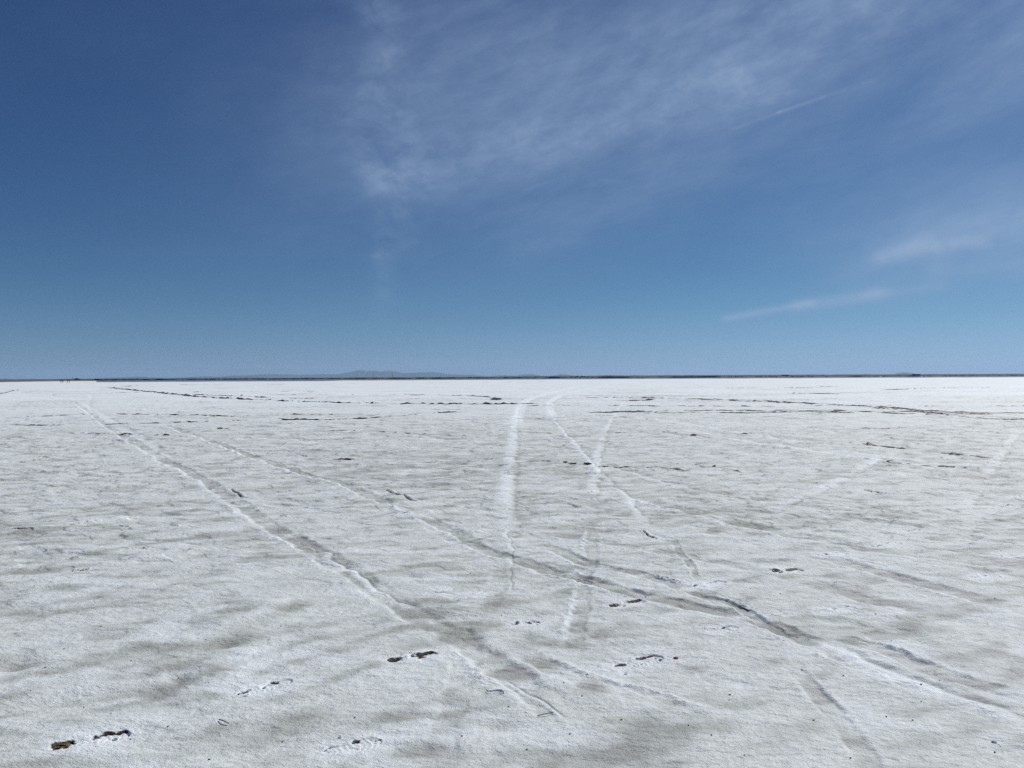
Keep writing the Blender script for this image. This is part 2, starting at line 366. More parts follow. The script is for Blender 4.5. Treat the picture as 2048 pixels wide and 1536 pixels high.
    pale([(830,1195),(880,1190),(950,1195),(1000,1180)], .07, .7, .004, .2)
    pale([(0,1000),(180,985),(330,975)], .25, .5); pale([(700,1100),(860,1120),(1000,1115)], .06, .4)
    # --- tracks broken through to the mud
    broken([(196,776),(225,777),(300,784),(400,794),(480,799),(580,803),(720,807),(900,809),(1100,808)], .30, .62, 6, .05, .06)
    broken([(196,776),(240,774),(280,771),(340,770.5)], .35, .65, 8, .05, .03, .8)
    broken([(215,774),(270,780),(360,788),(460,792),(560,797),(640,799)], .30, .50, 5, .05, .05)
    broken([(-40,798),(20,783),(60,778),(160,774)], .16, .6, 12, .05, .02, .7)
    broken([(60,791.5),(300,784.5),(500,784),(700,783)], .35, .42, 7)
    broken([(350,769.5),(450,770),(570,769)], .9, .95, 30, .05, .03, .9)
    broken([(745,765.5),(900,765),(1050,763.5),(1120,763)], .6, .5, 20, .05, .03, .8)
    broken([(60,763.8),(140,763.7),(240,764.3)], 1.8, .9, 40, .04, .02, .6)
    broken([(620,790.5),(760,789.5),(860,790.5),(960,791)], .35, .5, 6)
    broken([(860,792.5),(950,792.5),(985,796),(993,799),(975,802)], .3, .75, 6)
    broken([(-20,837),(60,834),(200,829.5),(300,829),(480,833),(560,830),(760,828),(950,823)], .16, .45, 2.5)
    broken([(-20,850),(150,850),(370,844),(520,840),(700,838),(860,828)], .13, .55, 3)
    broken([(1030,813),(1140,811),(1260,812),(1400,813),(1520,813),(1640,812),(1720,811)], .25, .50, 4)
    broken([(1100,796.5),(1250,796.5),(1400,799),(1500,802),(1560,805),(1680,810),(1800,818),(1900,824),(2200,829)], .25, .85, 7)
    broken([(1230,803),(1350,799),(1450,802),(1560,806),(1700,812),(1860,812),(2200,812)], .22, .55, 4)
    broken([(1140,827),(1300,823),(1450,822),(1550,823),(1700,822),(1850,825),(1960,827),(2200,827.5)], .22, .88, 8)
    broken([(1240,826),(1500,825.5),(1700,825),(1900,829),(2200,830)], .2, .72, 7)
    broken([(1720,815),(1820,822),(1900,831),(1980,838),(2200,844)], .2, .55, 5)
    broken([(1380,774),(1500,773),(1600,772.5),(1690,774)], .45, .70, 14); broken([(1420,776),(1650,776)], .4, .5, 12)
    broken([(1020,836),(1080,838),(1140,840)], .2, .55, 2); broken([(1020,867),(1100,867),(1180,866),(1330,866)], .08, .5, 2.5)
    broken([(1020,862),(1120,859)], .12, .5, 2)
    broken([(1240,858),(1320,864),(1400,875),(1480,878)], .08, .40, 1.4); broken([(1410,862),(1480,868),(1560,874),(1620,882),(1680,886),(1760,892),(1900,908),(2200,940)], .08, .42, 1.4)
    broken([(1500,887),(1560,891),(1600,893)], .08, .5, 1.); broken([(1680,858),(1760,857),(1850,858)], .08, .4, 2)
    broken([(1570,815),(1700,822),(1850,830)], .15, .4, 4)
    broken([(1560,788),(1640,788),(1700,788)], .35, .5, 6); broken([(1760,780),(1900,776),(2200,777)], .5, .45, 12)
    broken([(1680,912),(1780,925),(1880,935),(2200,950)], .08, .35, 1.2); broken([(1960,947),(2000,950),(2200,955)], .04, .75, 1.5)
    broken([(1020,918),(1120,925),(1190,933),(1320,937),(1430,947)], .06, .40, .8); broken([(1270,923),(1440,935),(1500,953)], .05, .3, .7)
    broken([(1360,951),(1440,956),(1500,958)], .05, .5, .6)
    broken([(620,868),(700,862),(860,868),(1010,862)], .07, .35, 1.4); broken([(120,920),(160,918),(240,930)], .08, .35, .9)
    broken([(540,790),(640,790)], .35, .45, 5); broken([(80,870),(200,868),(400,878)], .12, .3, 1.6)
    # --- single marks
    for p, q, dk in [((772,1324),(872,1306),1.), ((1228,1334),(1322,1312),.55), ((1218,1212),(1288,1204),.85),
                     ((1018,1249),(1078,1243),.5), ((1545,1143),(1606,1139),.95), ((1387,1173),(1448,1161),.4),
                     ((1643,1113),(1694,1108),.28), ((1754,1093),(1800,1087),.3), ((1795,1063),(1838,1060),.35),
                     ((2003,1012),(2028,1010),.6), ((2014,994),(2050,993),.6), ((1944,1157),(1996,1148),.18),
                     ((2000,1114),(2032,1112),.45), ((1412,1262),(1476,1256),.28), ((1638,1226),(1706,1216),.2),
                     ((470,1390),(580,1360),.38), ((640,1500),(760,1478),.22), ((910,1014),(945,1011),.9),
                     ((780,1032),(820,1030),.6), ((1175,987),(1215,981),.7), ((1198,1050),(1216,1047),.45)]:
        foot(p, q, dk)
    foot((92,1500),(255,1466), .72, .85, depth=.022, toe=False)
    for p, q, dk, w in [((432,860),(460,858),1.,3), ((662,919),(716,917),.95,2), ((143,1143),(177,1141),.95,.8),
                     ((255,1120),(322,1115),.6,.3), ((287,1098),(308,1094),.9,.9), ((368,1102),(386,1098),.8,.9),
                     ((128,1119),(156,1118),.7,.7), ((415,1073),(437,1070),.7,.6), ((398,1086),(414,1084),.7,.8),
                     ((1727,981),(1773,987),1.,.9), ((1632,971),(1662,974),.9,.7), ((1768,963),(1806,967),.6,.6),
                     ((1835,985),(1888,989),.5,.6), ((20,1060),(66,1063),.8,.7), ((140,1053),(160,1050),.6,.7),
                     ((172,1049),(200,1046),.6,.6), ((232,1054),(254,1056),.8,.7), ((338,1052),(352,1056),.8,.8),
                     ((459,978),(492,995),.55,.6), ((762,978),(830,1003),.5,.6), ((1144,1153),(1182,1163),.9,.35),
                     ((1325,968),(1352,970),.6,.6), ((1425,954),(1450,953),.7,.8), ((968,1384),(1004,1391),.9,.25),
                     ((556,1030),(568,1034),.8,.8), ((552,1058),(572,1060),.6,.5), ((1285,1065),(1312,1078),.6,.5),
                     ((1880,982),(1900,986),.5,.6), ((1640,1018),(1662,1022),.6,.5),((1720,1085),(1745,1088),.5,.4),
                     ((1100,1056),(1112,1058),.4,.5),((1540,1230),(1560,1236),.7,.5),((1590,1270),(1620,1278),.5,.4),
                     ((515,888),(530,888),.7,1.5),((590,910),(640,915),.5,1),((860,925),(960,925),.35,1.2),((600,945),(640,942),.4,.8)]:
        foot(p, q, dk, w, slit=True, depth=.015)
    # greenish exposed patch mid left, scattered little breaks everywhere
    sp = oct_(.9, .35, .05, 71)*.7 + oct_(.35, .12, .1, 72)*.6
    reg = np.exp(-((X + .6)/2.6)**2 - ((Y - 14.5)/3.5)**2)
    mud = np.maximum(mud, (.38*sstep(.45, .7, sp + .2*reg)*np.clip(rr/8, 0, 1)*(rr < 60)*(.35+reg)).astype(np.float32))
    fl = oct_(3.2, .9, .03, 73) + .6*oct_(1.1, .4, 0, 74)
    mud = np.maximum(mud, (.45*sstep(.62, .8, fl)*np.clip((rr-12)/15, 0, 1)*np.clip(1.3-rr/140, 0, 1)).astype(np.float32))
    dirt_shade = np.clip(dirt_shade + .25*reg, 0, 1)
    # slab hollow pits
    for u, v, r_, dp in [(440,1290,.10,.03),(350,1358,.06,.03),(310,1385,.12,.02),(25,1335,.12,.03),(1000,1455,.10,.02),(130,1180,.15,.02),(1205,1500,.2,.02)]:
        cx, cy = gp(u, v); m = np.nonzero((np.abs(X-cx) < r_*2.5) & (np.abs(Y-cy) < r_*2.5))[0]
        g = np.exp(-((X[m]-cx)/r_)**2 - ((Y[m]-cy)/(r_*.8))**2); hgt[m] -= dp*g; dirt_shade[m] = np.clip(dirt_shade[m]+.5*g, 0, 1)
    fade_far = np.clip(1.2 - rr/500, 0, 1)
    Z = hgt * fade_far - .01
    # --- mesh
    verts = np.empty((n + 1, 3), np.float32)
    verts[:n, 0] = X; verts[:n, 1] = Y; verts[:n, 2] = Z; verts[n] = (0, 0, Z[:na].mean())
    i = np.arange(nr-1)[:, None]; j = np.arange(na)[None, :]; j2 = (j + 1) % na
    quads = np.stack([i*na + j, i*na + j2, (i+1)*na + j2, (i+1)*na + j], -1).reshape(-1, 4)
    quads = quads[:, ::-1]
    jj = np.arange(na)
    tris = np.stack([np.full(na, n), (jj+1) % na, jj], 1)
    loops = np.concatenate([quads.ravel(), tris.ravel()]).astype(np.int32)
    nq, nt_ = len(quads), len(tris)
    starts = np.concatenate([np.arange(nq)*4, nq*4 + np.arange(nt_)*3]).astype(np.int32)
    me = bpy.data.meshes.new('ground')
    me.vertices.add(n+1); me.vertices.foreach_set('co', verts.ravel())
    me.loops.add(len(loops)); me.loops.foreach_set('vertex_index', loops)
    me.polygons.add(nq+nt_); me.polygons.foreach_set('loop_start', starts)
    me.polygons.foreach_set('use_smooth', np.ones(nq+nt_, bool))
    me.update(calc_edges=True)
    col = np.ones((n+1, 4), np.float32)
    col[:n, 0] = dirt_shade; col[:n, 1] = mud; col[:n, 2] = white; col[:n, 3] = warm
    at_ = me.attributes.new('wear_and_light', 'FLOAT_COLOR', 'POINT'); at_.data.foreach_set('color', col.ravel())
    o = bpy.data.objects.new('ground', me); C.objects.link(o)
    tag(o, kind='structure')
    return o, (X, Y, Z, rr, r, az, nr, na)

def salt_material():
    m, nt, b = mat_new('salt_crust'); N = nt.nodes; L = nt.links
    geo = N.new('ShaderNodeNewGeometry'); P = geo.outputs['Position']
    at_ = N.new('ShaderNodeAttribute'); at_.attribute_name = 'wear_and_light'
    sep = N.new('ShaderNodeSeparateColor'); L.new(at_.outputs['Color'], sep.inputs['Color'])
    dirt_shade, mud, white, warm = sep.outputs[0], sep.outputs[1], sep.outputs[2], at_.outputs['Alpha']
    def noise(scale, detail=3, sx=1, sy=1, rough=.6, dist=0):
        mp = N.new('ShaderNodeMapping'); mp.inputs['Scale'].default_value = (sx, sy, 1)
        L.new(P, mp.inputs['Vector'])
        t = N.new('ShaderNodeTexNoise'); t.inputs['Scale'].default_value = scale; t.inputs['Detail'].default_value = detail
        t.inputs['Roughness'].default_value = rough; t.inputs['Distortion'].default_value = dist
        L.new(mp.outputs['Vector'], t.inputs['Vector']); return t.outputs['Fac']
    def math_(op, a, b_=None, c=None, clamp=False):
        t = N.new('ShaderNodeMath'); t.operation = op; t.use_clamp = clamp
        for k, x in enumerate((a, b_, c)):
            if x is None: continue
            if isinstance(x, (int, float)): t.inputs[k].default_value = x
            else: L.new(x, t.inputs[k])
        return t.outputs[0]
    def mix(f, a, b_):
        t = N.new('ShaderNodeMix'); t.data_type = 'RGBA'
        if isinstance(f, (int, float)): t.inputs[0].default_value = f
        else: L.new(f, t.inputs[0])
        for k, x in ((6, a), (7, b_)):
            if isinstance(x, tuple): t.inputs[k].default_value = x + (1,)
            else: L.new(x, t.inputs[k])
        return t.outputs[2]
    def ramp(x, lo, hi):
        t = N.new('ShaderNodeMapRange'); t.interpolation_type = 'SMOOTHSTEP'
        t.inputs[1].default_value = lo; t.inputs[2].default_value = hi; L.new(x, t.inputs[0]); return t.outputs[0]
    n_small = noise(22, 5, 1, 1.4, .65); n_grain = noise(140, 3); n_mid = noise(3.2, 5, .7, 1.3, .65, .6); n_big = noise(.22, 4, .6, 1.4)
    n_str = noise(.9, 6, .35, 1.5, .65, .4)
    salt = mix(ramp(n_small, .3, .7), SALT_A, SALT_B)
    dcol = mix(warm, DIRT_G, DIRT_P)
    # dirt factor: mesh mask broken up by fine noise
    d1 = math_('ADD', dirt_shade, math_('MULTIPLY', math_('SUBTRACT', n_mid, .5), .75))
    d1 = math_('ADD', d1, math_('MULTIPLY', math_('SUBTRACT', n_small, .5), .55))
    d1 = math_('ADD', d1, math_('MULTIPLY', math_('SUBTRACT', n_str, .5), .55))
    d1 = math_('ADD', d1, math_('MULTIPLY', math_('SUBTRACT', n_big, .5), .2))
    d1 = math_('SUBTRACT', d1, math_('MULTIPLY', white, .8))
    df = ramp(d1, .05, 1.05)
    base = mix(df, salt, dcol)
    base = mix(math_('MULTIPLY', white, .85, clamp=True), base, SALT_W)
    speck = N.new('ShaderNodeTexVoronoi'); speck.inputs['Scale'].default_value = 9; L.new(P, speck.inputs['Vector'])
    sp = math_('MULTIPLY', ramp(speck.outputs['Distance'], .07, .03), ramp(n_mid, .48, .6))
    base = mix(math_('MULTIPLY', sp, .35), base, (.10, .085, .06))
    n_crack = noise(55, 4, 1, 1.3, .7)
    mm = math_('ADD', mud, math_('MULTIPLY', math_('SUBTRACT', n_crack, .5), .85))
    mm = math_('MULTIPLY', ramp(mm, .36, .56), ramp(mud, .04, .14))
    mcol = mix(ramp(noise(30, 4), .52, .75), (.020, .013, .010), (.11, .085, .05))
    base = mix(mm, base, mcol)
    L.new(base, b.inputs['Base Color'])
    L.new(math_('ADD', .62, math_('MULTIPLY', mm, -.15)), b.inputs['Roughness'])
    b.inputs['IOR'].default_value = 1.45
    b.inputs['Specular IOR Level'].default_value = .45
    b1 = N.new('ShaderNodeBump'); b1.inputs['Distance'].default_value = .020; b1.inputs['Strength'].default_value = .75
    L.new(n_small, b1.inputs['Height'])
    b0 = N.new('ShaderNodeBump'); b0.inputs['Distance'].default_value = .06; b0.inputs['Strength'].default_value = .5
    L.new(n_mid, b0.inputs['Height'])
    b2 = N.new('ShaderNodeBump'); b2.inputs['Distance'].default_value = .0055; b2.inputs['Strength'].default_value = 1.
    L.new(n_grain, b2.inputs['Height'])
    L.new(b0.outputs['Normal'], b1.inputs['Normal']); L.new(b1.outputs['Normal'], b2.inputs['Normal'])
    L.new(b2.outputs['Normal'], b.inputs['Normal'])
    return m

SALT_A = (.63, .675, .65); SALT_B = (.785, .83, .815); SALT_W = (.90, .96, .99)
DIRT_G = (.375, .395, .345); DIRT_P = (.425, .435, .43)

ground, G = build_ground()
ground.data.materials.append(salt_material())
X_, Y_, Z_, rr_, r_, az_, nr_, na_ = G
def gz(x, y):
    """height of the ground sheet at x, y"""
    i = int(np.clip(np.searchsorted(r_, math.hypot(x, y)), 0, nr_-1)); j = int(np.clip(np.searchsorted(az_[:1501], math.atan2(x, y)), 0, 1500))
    return float(Z_[i*na_ + j])

# ------------------------------------------------------------------ shore, water, banks, hills
def interp(tab, u): return np.interp(u, [t[0] for t in tab], [t[1] for t in tab])
def strip(name, us, rows, mat, kind='structure'):
    """us: photo columns; rows: list of (D(u), z(u)) functions, a 3-D sheet following them"""
    v = []; f = []
    for Df, zf in rows:
        for u in us:
            D = Df(u); v.append((at(u, D), D, zf(u)))
    k = len(us)
    for a in range(len(rows)-1):
        for b in range(k-1): f.append((a*k+b, a*k+b+1, (a+1)*k+b+1, (a+1)*k+b))
    o = mesh_obj(name, v, f, mat, smooth=True); tag(o, kind=kind); return o

m_mirage, nt, b = mat_new('mirage_sheet'); N = nt.nodes; L = nt.links
b.inputs['Base Color'].default_value = (.15, .16, .165, 1); b.inputs['Roughness'].default_value = .22; b.inputs['IOR'].default_value = 1.33
tx = N.new('ShaderNodeTexNoise'); tx.inputs['Scale'].default_value = .12; tx.inputs['Detail'].default_value = 4
g_ = N.new('ShaderNodeNewGeometry'); L.new(g_.outputs['Position'], tx.inputs['Vector'])
bp = N.new('ShaderNodeBump'); bp.inputs['Distance'].default_value = .05; bp.inputs['Strength'].default_value = .2
L.new(tx.outputs['Fac'], bp.inputs['Height']); L.new(bp.outputs['Normal'], b.inputs['Normal'])

nz1 = lambda u, s, sd: float(perlin(np.array([u/s]), np.array([sd*1.37+.3]), sd)[0])
us = [193 + i*6 for i in range(0, 420)]
near = lambda u: F*H/(interp([(60,5.6),(150,5.1),(205,5.0),(640,5.2),(690,4.3),(1200,4.0),(1300,3.9),(2048,4.1),(2700,4.1)], u) + .22*nz1(u, 60, 5) + .12*nz1(u, 17, 6))
strip('mirage', us, [(near, lambda u: .012), (lambda u: 1400, lambda u: .012)], m_mirage)  # no pool here: a reflective sheet stands in for the mirage

def bankmat(name, a, b_, sc=.2):
    return simple(name, a, .95, 0, b_, sc)
m_bank = bankmat('dusty_shore_soil', (.085, .078, .07), .45, .06)
m_berm = bankmat('brown_playa_mud', (.14, .115, .095), .35, .08)
us = [-700 + i*8 for i in range(0, 440)]
top = lambda u: interp([(-700,1.2),(200,-1.7),(620,-1.8),(850,-1.8),(1024,-2.2),(1100,-2.8),(1200,-3.1),(1500,-2.9),(1700,-2.9),(2048,-2.6),(2800,-2.6)], u)
zt = lambda u: max(2.2, H - top(u)*1300/F) + .35*nz1(u, 40, 7) + .25*nz1(u, 13, 8)
strip('shore', us, [(lambda u: 1235 + 25*nz1(u, 90, 9), lambda u: -.4), (lambda u: 1250 + 20*nz1(u, 60, 10), lambda u: .5),
                    (lambda u: 1290, lambda u: zt(u)*.85), (lambda u: 1300, lambda u: zt(u)),
                    (lambda u: 1320, lambda u: zt(u)), (lambda u: 1500, lambda u: 2.2), (lambda u: 2500, lambda u: 1.5), (lambda u: 2600, lambda u: -.5)], m_bank)
# brown spit on the left, running away from the viewer
us = [-900 + i*8 for i in range(0, 139)]
Dn = lambda u: interp([(-900,400),(-200,520),(0,560),(60,680),(125,850),(160,900),(205,930)], u) + 12*nz1(u, 50, 14)
zs = lambda u: (1.05 + .12*nz1(u, 70, 15))*float(sstep(212, 150, np.array(float(u)))) if u > 150 else 1.05 + .12*nz1(u, 70, 15)
strip('mud_spit', us, [(Dn, lambda u: -.2), (lambda u: Dn(u)+25, lambda u: zs(u)*.8 - .02), (lambda u: Dn(u)+45, lambda u: zs(u)),
                       (lambda u: Dn(u)+200, lambda u: zs(u)*.95), (lambda u: Dn(u)+260, lambda u: -.3)], m_berm)

# hills: 3-D ranges with depth
m_hill, nt, b = mat_new('far_range_rock'); N = nt.nodes; L = nt.links
g_ = N.new('ShaderNodeNewGeometry'); tx = N.new('ShaderNodeTexNoise'); tx.inputs['Scale'].default_value = .0016; tx.inputs['Detail'].default_value = 8
L.new(g_.outputs['Position'], tx.inputs['Vector'])
cr = N.new('ShaderNodeValToRGB'); cr.color_ramp.elements[0].color = (.024,.026,.034,1); cr.color_ramp.elements[1].color = (.06,.058,.066,1)
cr.color_ramp.elements[0].position = .35; cr.color_ramp.elements[1].position = .7
L.new(tx.outputs['Fac'], cr.inputs['Fac'])
sx = N.new('ShaderNodeSeparateXYZ'); L.new(g_.outputs['Position'], sx.inputs[0])
ad = N.new('ShaderNodeMath'); ad.operation = 'MULTIPLY_ADD'; ad.inputs[1].default_value = 160; L.new(tx.outputs['Fac'], ad.inputs[0]); L.new(sx.outputs['Z'], ad.inputs[2])
mr = N.new('ShaderNodeMapRange'); mr.inputs[1].default_value = 325; mr.inputs[2].default_value = 380; L.new(ad.outputs[0], mr.inputs[0])
mx = N.new('ShaderNodeMix'); mx.data_type = 'RGBA'; L.new(mr.outputs[0], mx.inputs[0]); L.new(cr.outputs['Color'], mx.inputs[6]); mx.inputs[7].default_value = (.26,.27,.29,1)
L.new(mx.outputs[2], b.inputs['Base Color']); b.inputs['Roughness'].default_value = 1
def hills(prof, D0, depth, sd):
    """prof: skyline points (u, v) of the photograph"""
    u0, u1 = prof[0][0], prof[-1][0]
    us = np.linspace(u0, u1, max(60, int((u1-u0)*.8))); ks = 26
    v = []; f = []
    for k in range(ks):
        t = k/(ks-1)
        for u in us:
            D = D0 + (t-.5)*depth
            hp = (hz(u) - interp(prof, u))*D0/F
            b_ = math.sin(math.pi*t)**.8
            n1 = float(perlin(np.array([at(u, D)/1500]), np.array([D/1500]), sd)[0]); n2 = float(perlin(np.array([at(u, D)/420]), np.array([D/420]), sd+1)[0])
            e = min(1, (u-u0)/12, (u1-u)/12)
            rid = (.62 + .55*n1 + .28*n2) if abs(t-.5) > .03 else 1 + .06*n2
            v.append((at(u, D0) + at(u, D) - at(u, D0), D, max(-5, hp*b_*rid*e*(1 if t <= .5 else .9)) - 2))
    K = len(us)
    for a in range(ks-1):
        for c in range(K-1): f.append((a*K+c, a*K+c+1, (a+1)*K+c+1, (a+1)*K+c))
    o = mesh_obj('hills', v, f, m_hill, smooth=True); tag(o, kind='structure'); return o
hills([(430,754.5),(470,751),(490,750.5),(520,749),(545,748),(575,748.2),(600,749.5),(640,748),(670,748.5),(695,745),(715,742),(735,742),(748,741),(760,744),(775,741.5),(785,739.8),(793,741.5),(800,745),(820,746),(838,744.8),(852,744.5),(862,743.5),(872,745),(900,748),(920,749.5),(938,749.5),(944,748.4),(955,750.8),(975,752),(1000,750.5),(1024,750)], 28000, 7000, 81)
hills([(960,753),(1000,750.5),(1030,751),(1050,748.5),(1062,748),(1080,751),(1098,752.6),(1110,750.5),(1122,748),(1135,749.5),(1145,750.8),(1165,753)], 27000, 4000, 84)
hills([(190,757),(215,755.5),(250,754.2),(280,753),(310,754.8),(345,755.2),(380,754),(412,752.2),(440,753.5),(460,752),(480,751.5),(520,752)], 24000, 4000, 87)
hills([(-60,757),(0,757.6),(10,757),(22,757.5),(30,758.4),(45,757.8),(58,758.8)], 24000, 3000, 90)
hills([(1775,751),(1788,748.5),(1800,745.2),(1808,744),(1815,744.8),(1828,746.5),(1845,750)], 27000, 3000, 93)

# haze over the flats
def haze():
    mb = MB(); mb.box(-26000, 26000, -4000, 34000, -1.2, 345)
    m = bpy.data.materials.new('haze_air'); m.use_nodes = True; nt = m.node_tree; nt.nodes.clear()
    out = nt.nodes.new('ShaderNodeOutputMaterial'); pv = nt.nodes.new('ShaderNodeVolumePrincipled')
    pv.inputs['Color'].default_value = HAZE_COL; pv.inputs['Density'].default_value = HAZE_D
    pv.inputs['Anisotropy'].default_value = .25
    nt.links.new(pv.outputs[0], out.inputs['Volume'])
    o = mb.build('haze', m); tag(o, 'pale blue haze lying over the salt flat and hills', 'haze', kind='stuff')
HAZE_COL = (.375, .56, .76, 1); HAZE_D = 3.2e-5
haze()

# ------------------------------------------------------------------ scrub on the far shore
m_scrub = simple('dry_scrub', (.035, .038, .03), .9, 0, .5, .8)
mb = MB()
for k in range(420):
    if k < 300: u = random.uniform(205, 1060)
    else: u = random.uniform(1060, 2300)
    D = random.uniform(1238, 1262); x = at(u, D)
    wd = random.uniform(2.5, 8) if k < 300 else random.uniform(2, 5); hh = random.uniform(.9, 1.9) if k < 300 else random.uniform(.5, 1.1)
    zb = .5 + (D-1250)/40*1.5
    for q in range(34):
        px = x + random.gauss(0, wd*.4); py = D + random.gauss(0, 1.2); pz = zb + hh*random.random()**.8*(1-min(1, abs(px-x)/wd)**2*.7)
        s = random.uniform(.25, .55); a = Vector((random.gauss(0,1), random.gauss(0,1), random.gauss(0,1))).normalized(); b_ = a.orthogonal().normalized()
        c = Vector((px, py, pz)); d_ = a.cross(b_)
        mb.add([c + b_*s, c + d_*s, c - b_*s*.8, c - d_*s], [(0,1,2,3)])
o = mb.build('scrub', m_scrub); tag(o, 'low dark desert scrub growing along the far shore', 'scrub', kind='stuff')

# ------------------------------------------------------------------ far structures
m_darksteel = simple('weathered_dark_steel', (.05, .055, .065), .6, .3, .3, 1.5)
m_roof = simple('corrugated_roof', (.10, .105, .11), .5, .4, .25, 2)
m_tin = simple('tin_wall', (.12, .115, .11), .6, .2, .3, 1)
m_green = simple('dull_green_paint', (.05, .09, .06), .6, 0, .25, 1)
m_pane = simple('dark_window_pane', (.02, .025, .03), .15, 0, .1, 1)
m_wood = simple('old_pole_wood', (.06, .045, .035), .8, 0, .3, 3)
m_white = simple('white_salt_heap', (.78, .8, .82), .7, 0, .08, 3)

def shed(u0, u1, vt, D, mat, label, cat='shed', gable=True, door=True, dep=7, base=2.0, wins=3, name='shed'):
    x0, x1 = at(u0, D), at(u1, D); zt_ = zat((u0+u1)/2, vt, D); w = x1-x0; h = zt_-base
    root = empty(name, ((x0+x1)/2, D, base))
    tag(root, label, cat)
    wl = MB(); eh = h*.78 if gable else h*.93
    wl.box(-w/2, w/2, 0, dep, -1.5, eh); wl.build('wall', mat, root)
    rf = MB()
    if gable:
        o_ = .3
        rf.add([(-w/2-o_,-o_,eh+.02),(w/2+o_,-o_,eh+.02),(w/2+o_,dep+o_,eh+.02),(-w/2-o_,dep+o_,eh+.02),(-w/2-o_,dep/2,h),(w/2+o_,dep/2,h)],
               [(0,1,5,4),(2,3,4,5),(1,2,5),(3,0,4),(0,3,2,1)])
    else: rf.box(-w/2-.2, w/2+.2, -.2, dep+.2, eh+.01, h)
    rf.build('roof', m_roof, root)
    if door:
        d = MB(); d.box(-w*.08, w*.08, -.06, -.005, -.3, eh*.7); dd = d.build('door', m_darksteel, root)
    for k in range(wins):
        xw = -w/2 + w*(k+.5)/wins
        if abs(xw) < w*.12 and door: continue
        f_ = MB(); f_.box(xw-w*.05, xw+w*.05, -.05, -.004, eh*.45, eh*.75); fo = f_.build('window', m_tin, root)
        p = MB(); p.box(xw-w*.04, xw+w*.04, -.07, -.052, eh*.48, eh*.72); p.build('pane', m_pane, fo)
    return root

shed(1141, 1153.5, 753.1, 1275, m_darksteel, 'long low dark shed beside the small tower block on the far shore', wins=5)
shed(1153.6, 1156.2, 751.7, 1275, m_darksteel, 'small dark tower block rising between two low sheds', 'tower', gable=False, door=False, dep=2.2, wins=1, name='tower_block')
shed(1162.3, 1170, 752.9, 1275, m_darksteel, 'short black shed right of the small tower block', gable=False, wins=2)
shed(1125, 1128, 753.6, 1275, m_tin, 'tiny grey hut left of the long low dark shed', 'hut', dep=3, wins=1, name='hut')
shed(1318, 1324, 751.9, 1275, m_green, 'small green flat-topped hut on the far shore bank', 'hut', gable=False, dep=4, wins=2, name='hut')
shed(1383, 1387, 751.4, 1275, m_darksteel, 'tiny black hut right of the green hut on the bank', 'hut', dep=3, wins=1, name='hut')
shed(1566, 1578, 749.6, 1275, m_darksteel, 'dark box shaped shed standing alone on the right shore', gable=False, wins=4, dep=6)
shed(1616, 1618.5, 750.0, 1275, m_tin, 'tiny hut right of the dark box shaped shed', 'hut', dep=2.5, wins=1, name='hut')
shed(1644, 1650, 750.6, 1275, m_tin, 'low grey hut half sunk behind the shore bank', 'hut', dep=4, wins=2, name='hut')
shed(2017, 2026, 748.7, 1275, m_darksteel, 'low dark shed at the right end of the shore', wins=3, dep=5)

def freight():
    """a goods wagon on the bank in front of the lone blue hill"""
    u0, u1, D = 1825.5, 1841, 1275; x0, x1 = at(u0, D), at(u1, D); w = x1-x0; zt_ = zat(1833, 748.0, D); b0 = 2.0
    root = empty('freight_wagon', ((x0+x1)/2, D, b0)); tag(root, 'long dark freight wagon with rounded ends below the lone blue hill', 'wagon')
    h = zt_-b0; m = MB()
    c = .5; m.add([(-w/2+c,0,.9),(w/2-c,0,.9),(w/2,0,1.2),(w/2,0,h-.5),(w/2-c,0,h),(-w/2+c,0,h),(-w/2,0,h-.5),(-w/2,0,1.2)] + [(-w/2+c,2.9,.9),(w/2-c,2.9,.9),(w/2,2.9,1.2),(w/2,2.9,h-.5),(w/2-c,2.9,h),(-w/2+c,2.9,h),(-w/2,2.9,h-.5),(-w/2,2.9,1.2)],
        [tuple(range(8)), tuple(range(15,7,-1))] + [(i,8+i,8+(i+1)%8,(i+1)%8) for i in range(8)])
    m.build('body', m_darksteel, root)
    for sx_ in (-1, 1):
        bg = MB(); bg.box(sx_*w*.36-1.3, sx_*w*.36+1.3, .3, 2.6, .45, .88); bo = bg.build('bogie', m_darksteel, root)
        for wx in (-.8, .8):
            t = MB(); t.tube((sx_*w*.36+wx, .12, .1), (sx_*w*.36+wx, .28, .1), .45, n=16); t.build('wheel', m_roof, bo)
freight()

def pole(u, vt, D, label, base=2.0, r=.22, arm=1.1, name='utility_pole'):
    x = at(u, D); h = zat(u, vt, D)-base; root = empty(name, (x, D, base)); tag(root, label, 'pole')
    m = MB(); m.tube((0,0,-2), (0,0,h), r, r*.6); m.build('post', m_wood, root)
    m = MB(); m.box(-arm, arm, -r-.16, -r-.0, h-1.2, h-1.0); a = m.build('crossarm', m_wood, root)
    for s in (-.9, -.45, .45, .9):
        i = MB(); i.tube((s*arm, -r-.08, h-1.0), (s*arm, -r-.08, h-.8), .06, .04, 8); i.build('insulator', m_tin, a)
pole(784.7, 746.2, 1330, 'tall thin dark pole standing against the blue mountains', r=.32)
pole(747.4, 748.0, 1330, 'shorter thin pole left of the tall pole against the mountains', r=.22)
pole(1276, 751.0, 1300, 'small thin pole between the black shed and green hut', r=.16)
# small sign on the brown spit
x = at(144.6, 900); root = empty('signpost', (x, 900, .9)); tag(root, 'small dark sign on a post above the brown spit', 'sign')
m = MB(); m.tube((0,0,-.4), (0,0,zat(144,757,900)-.9), .07); m.build('post', m_wood, root)
m = MB(); m.box(-.45, .45, -.12, -.075, zat(144,757.2,900)-.9, zat(144,755.4,900)-.9); m.build('board', m_darksteel, root)

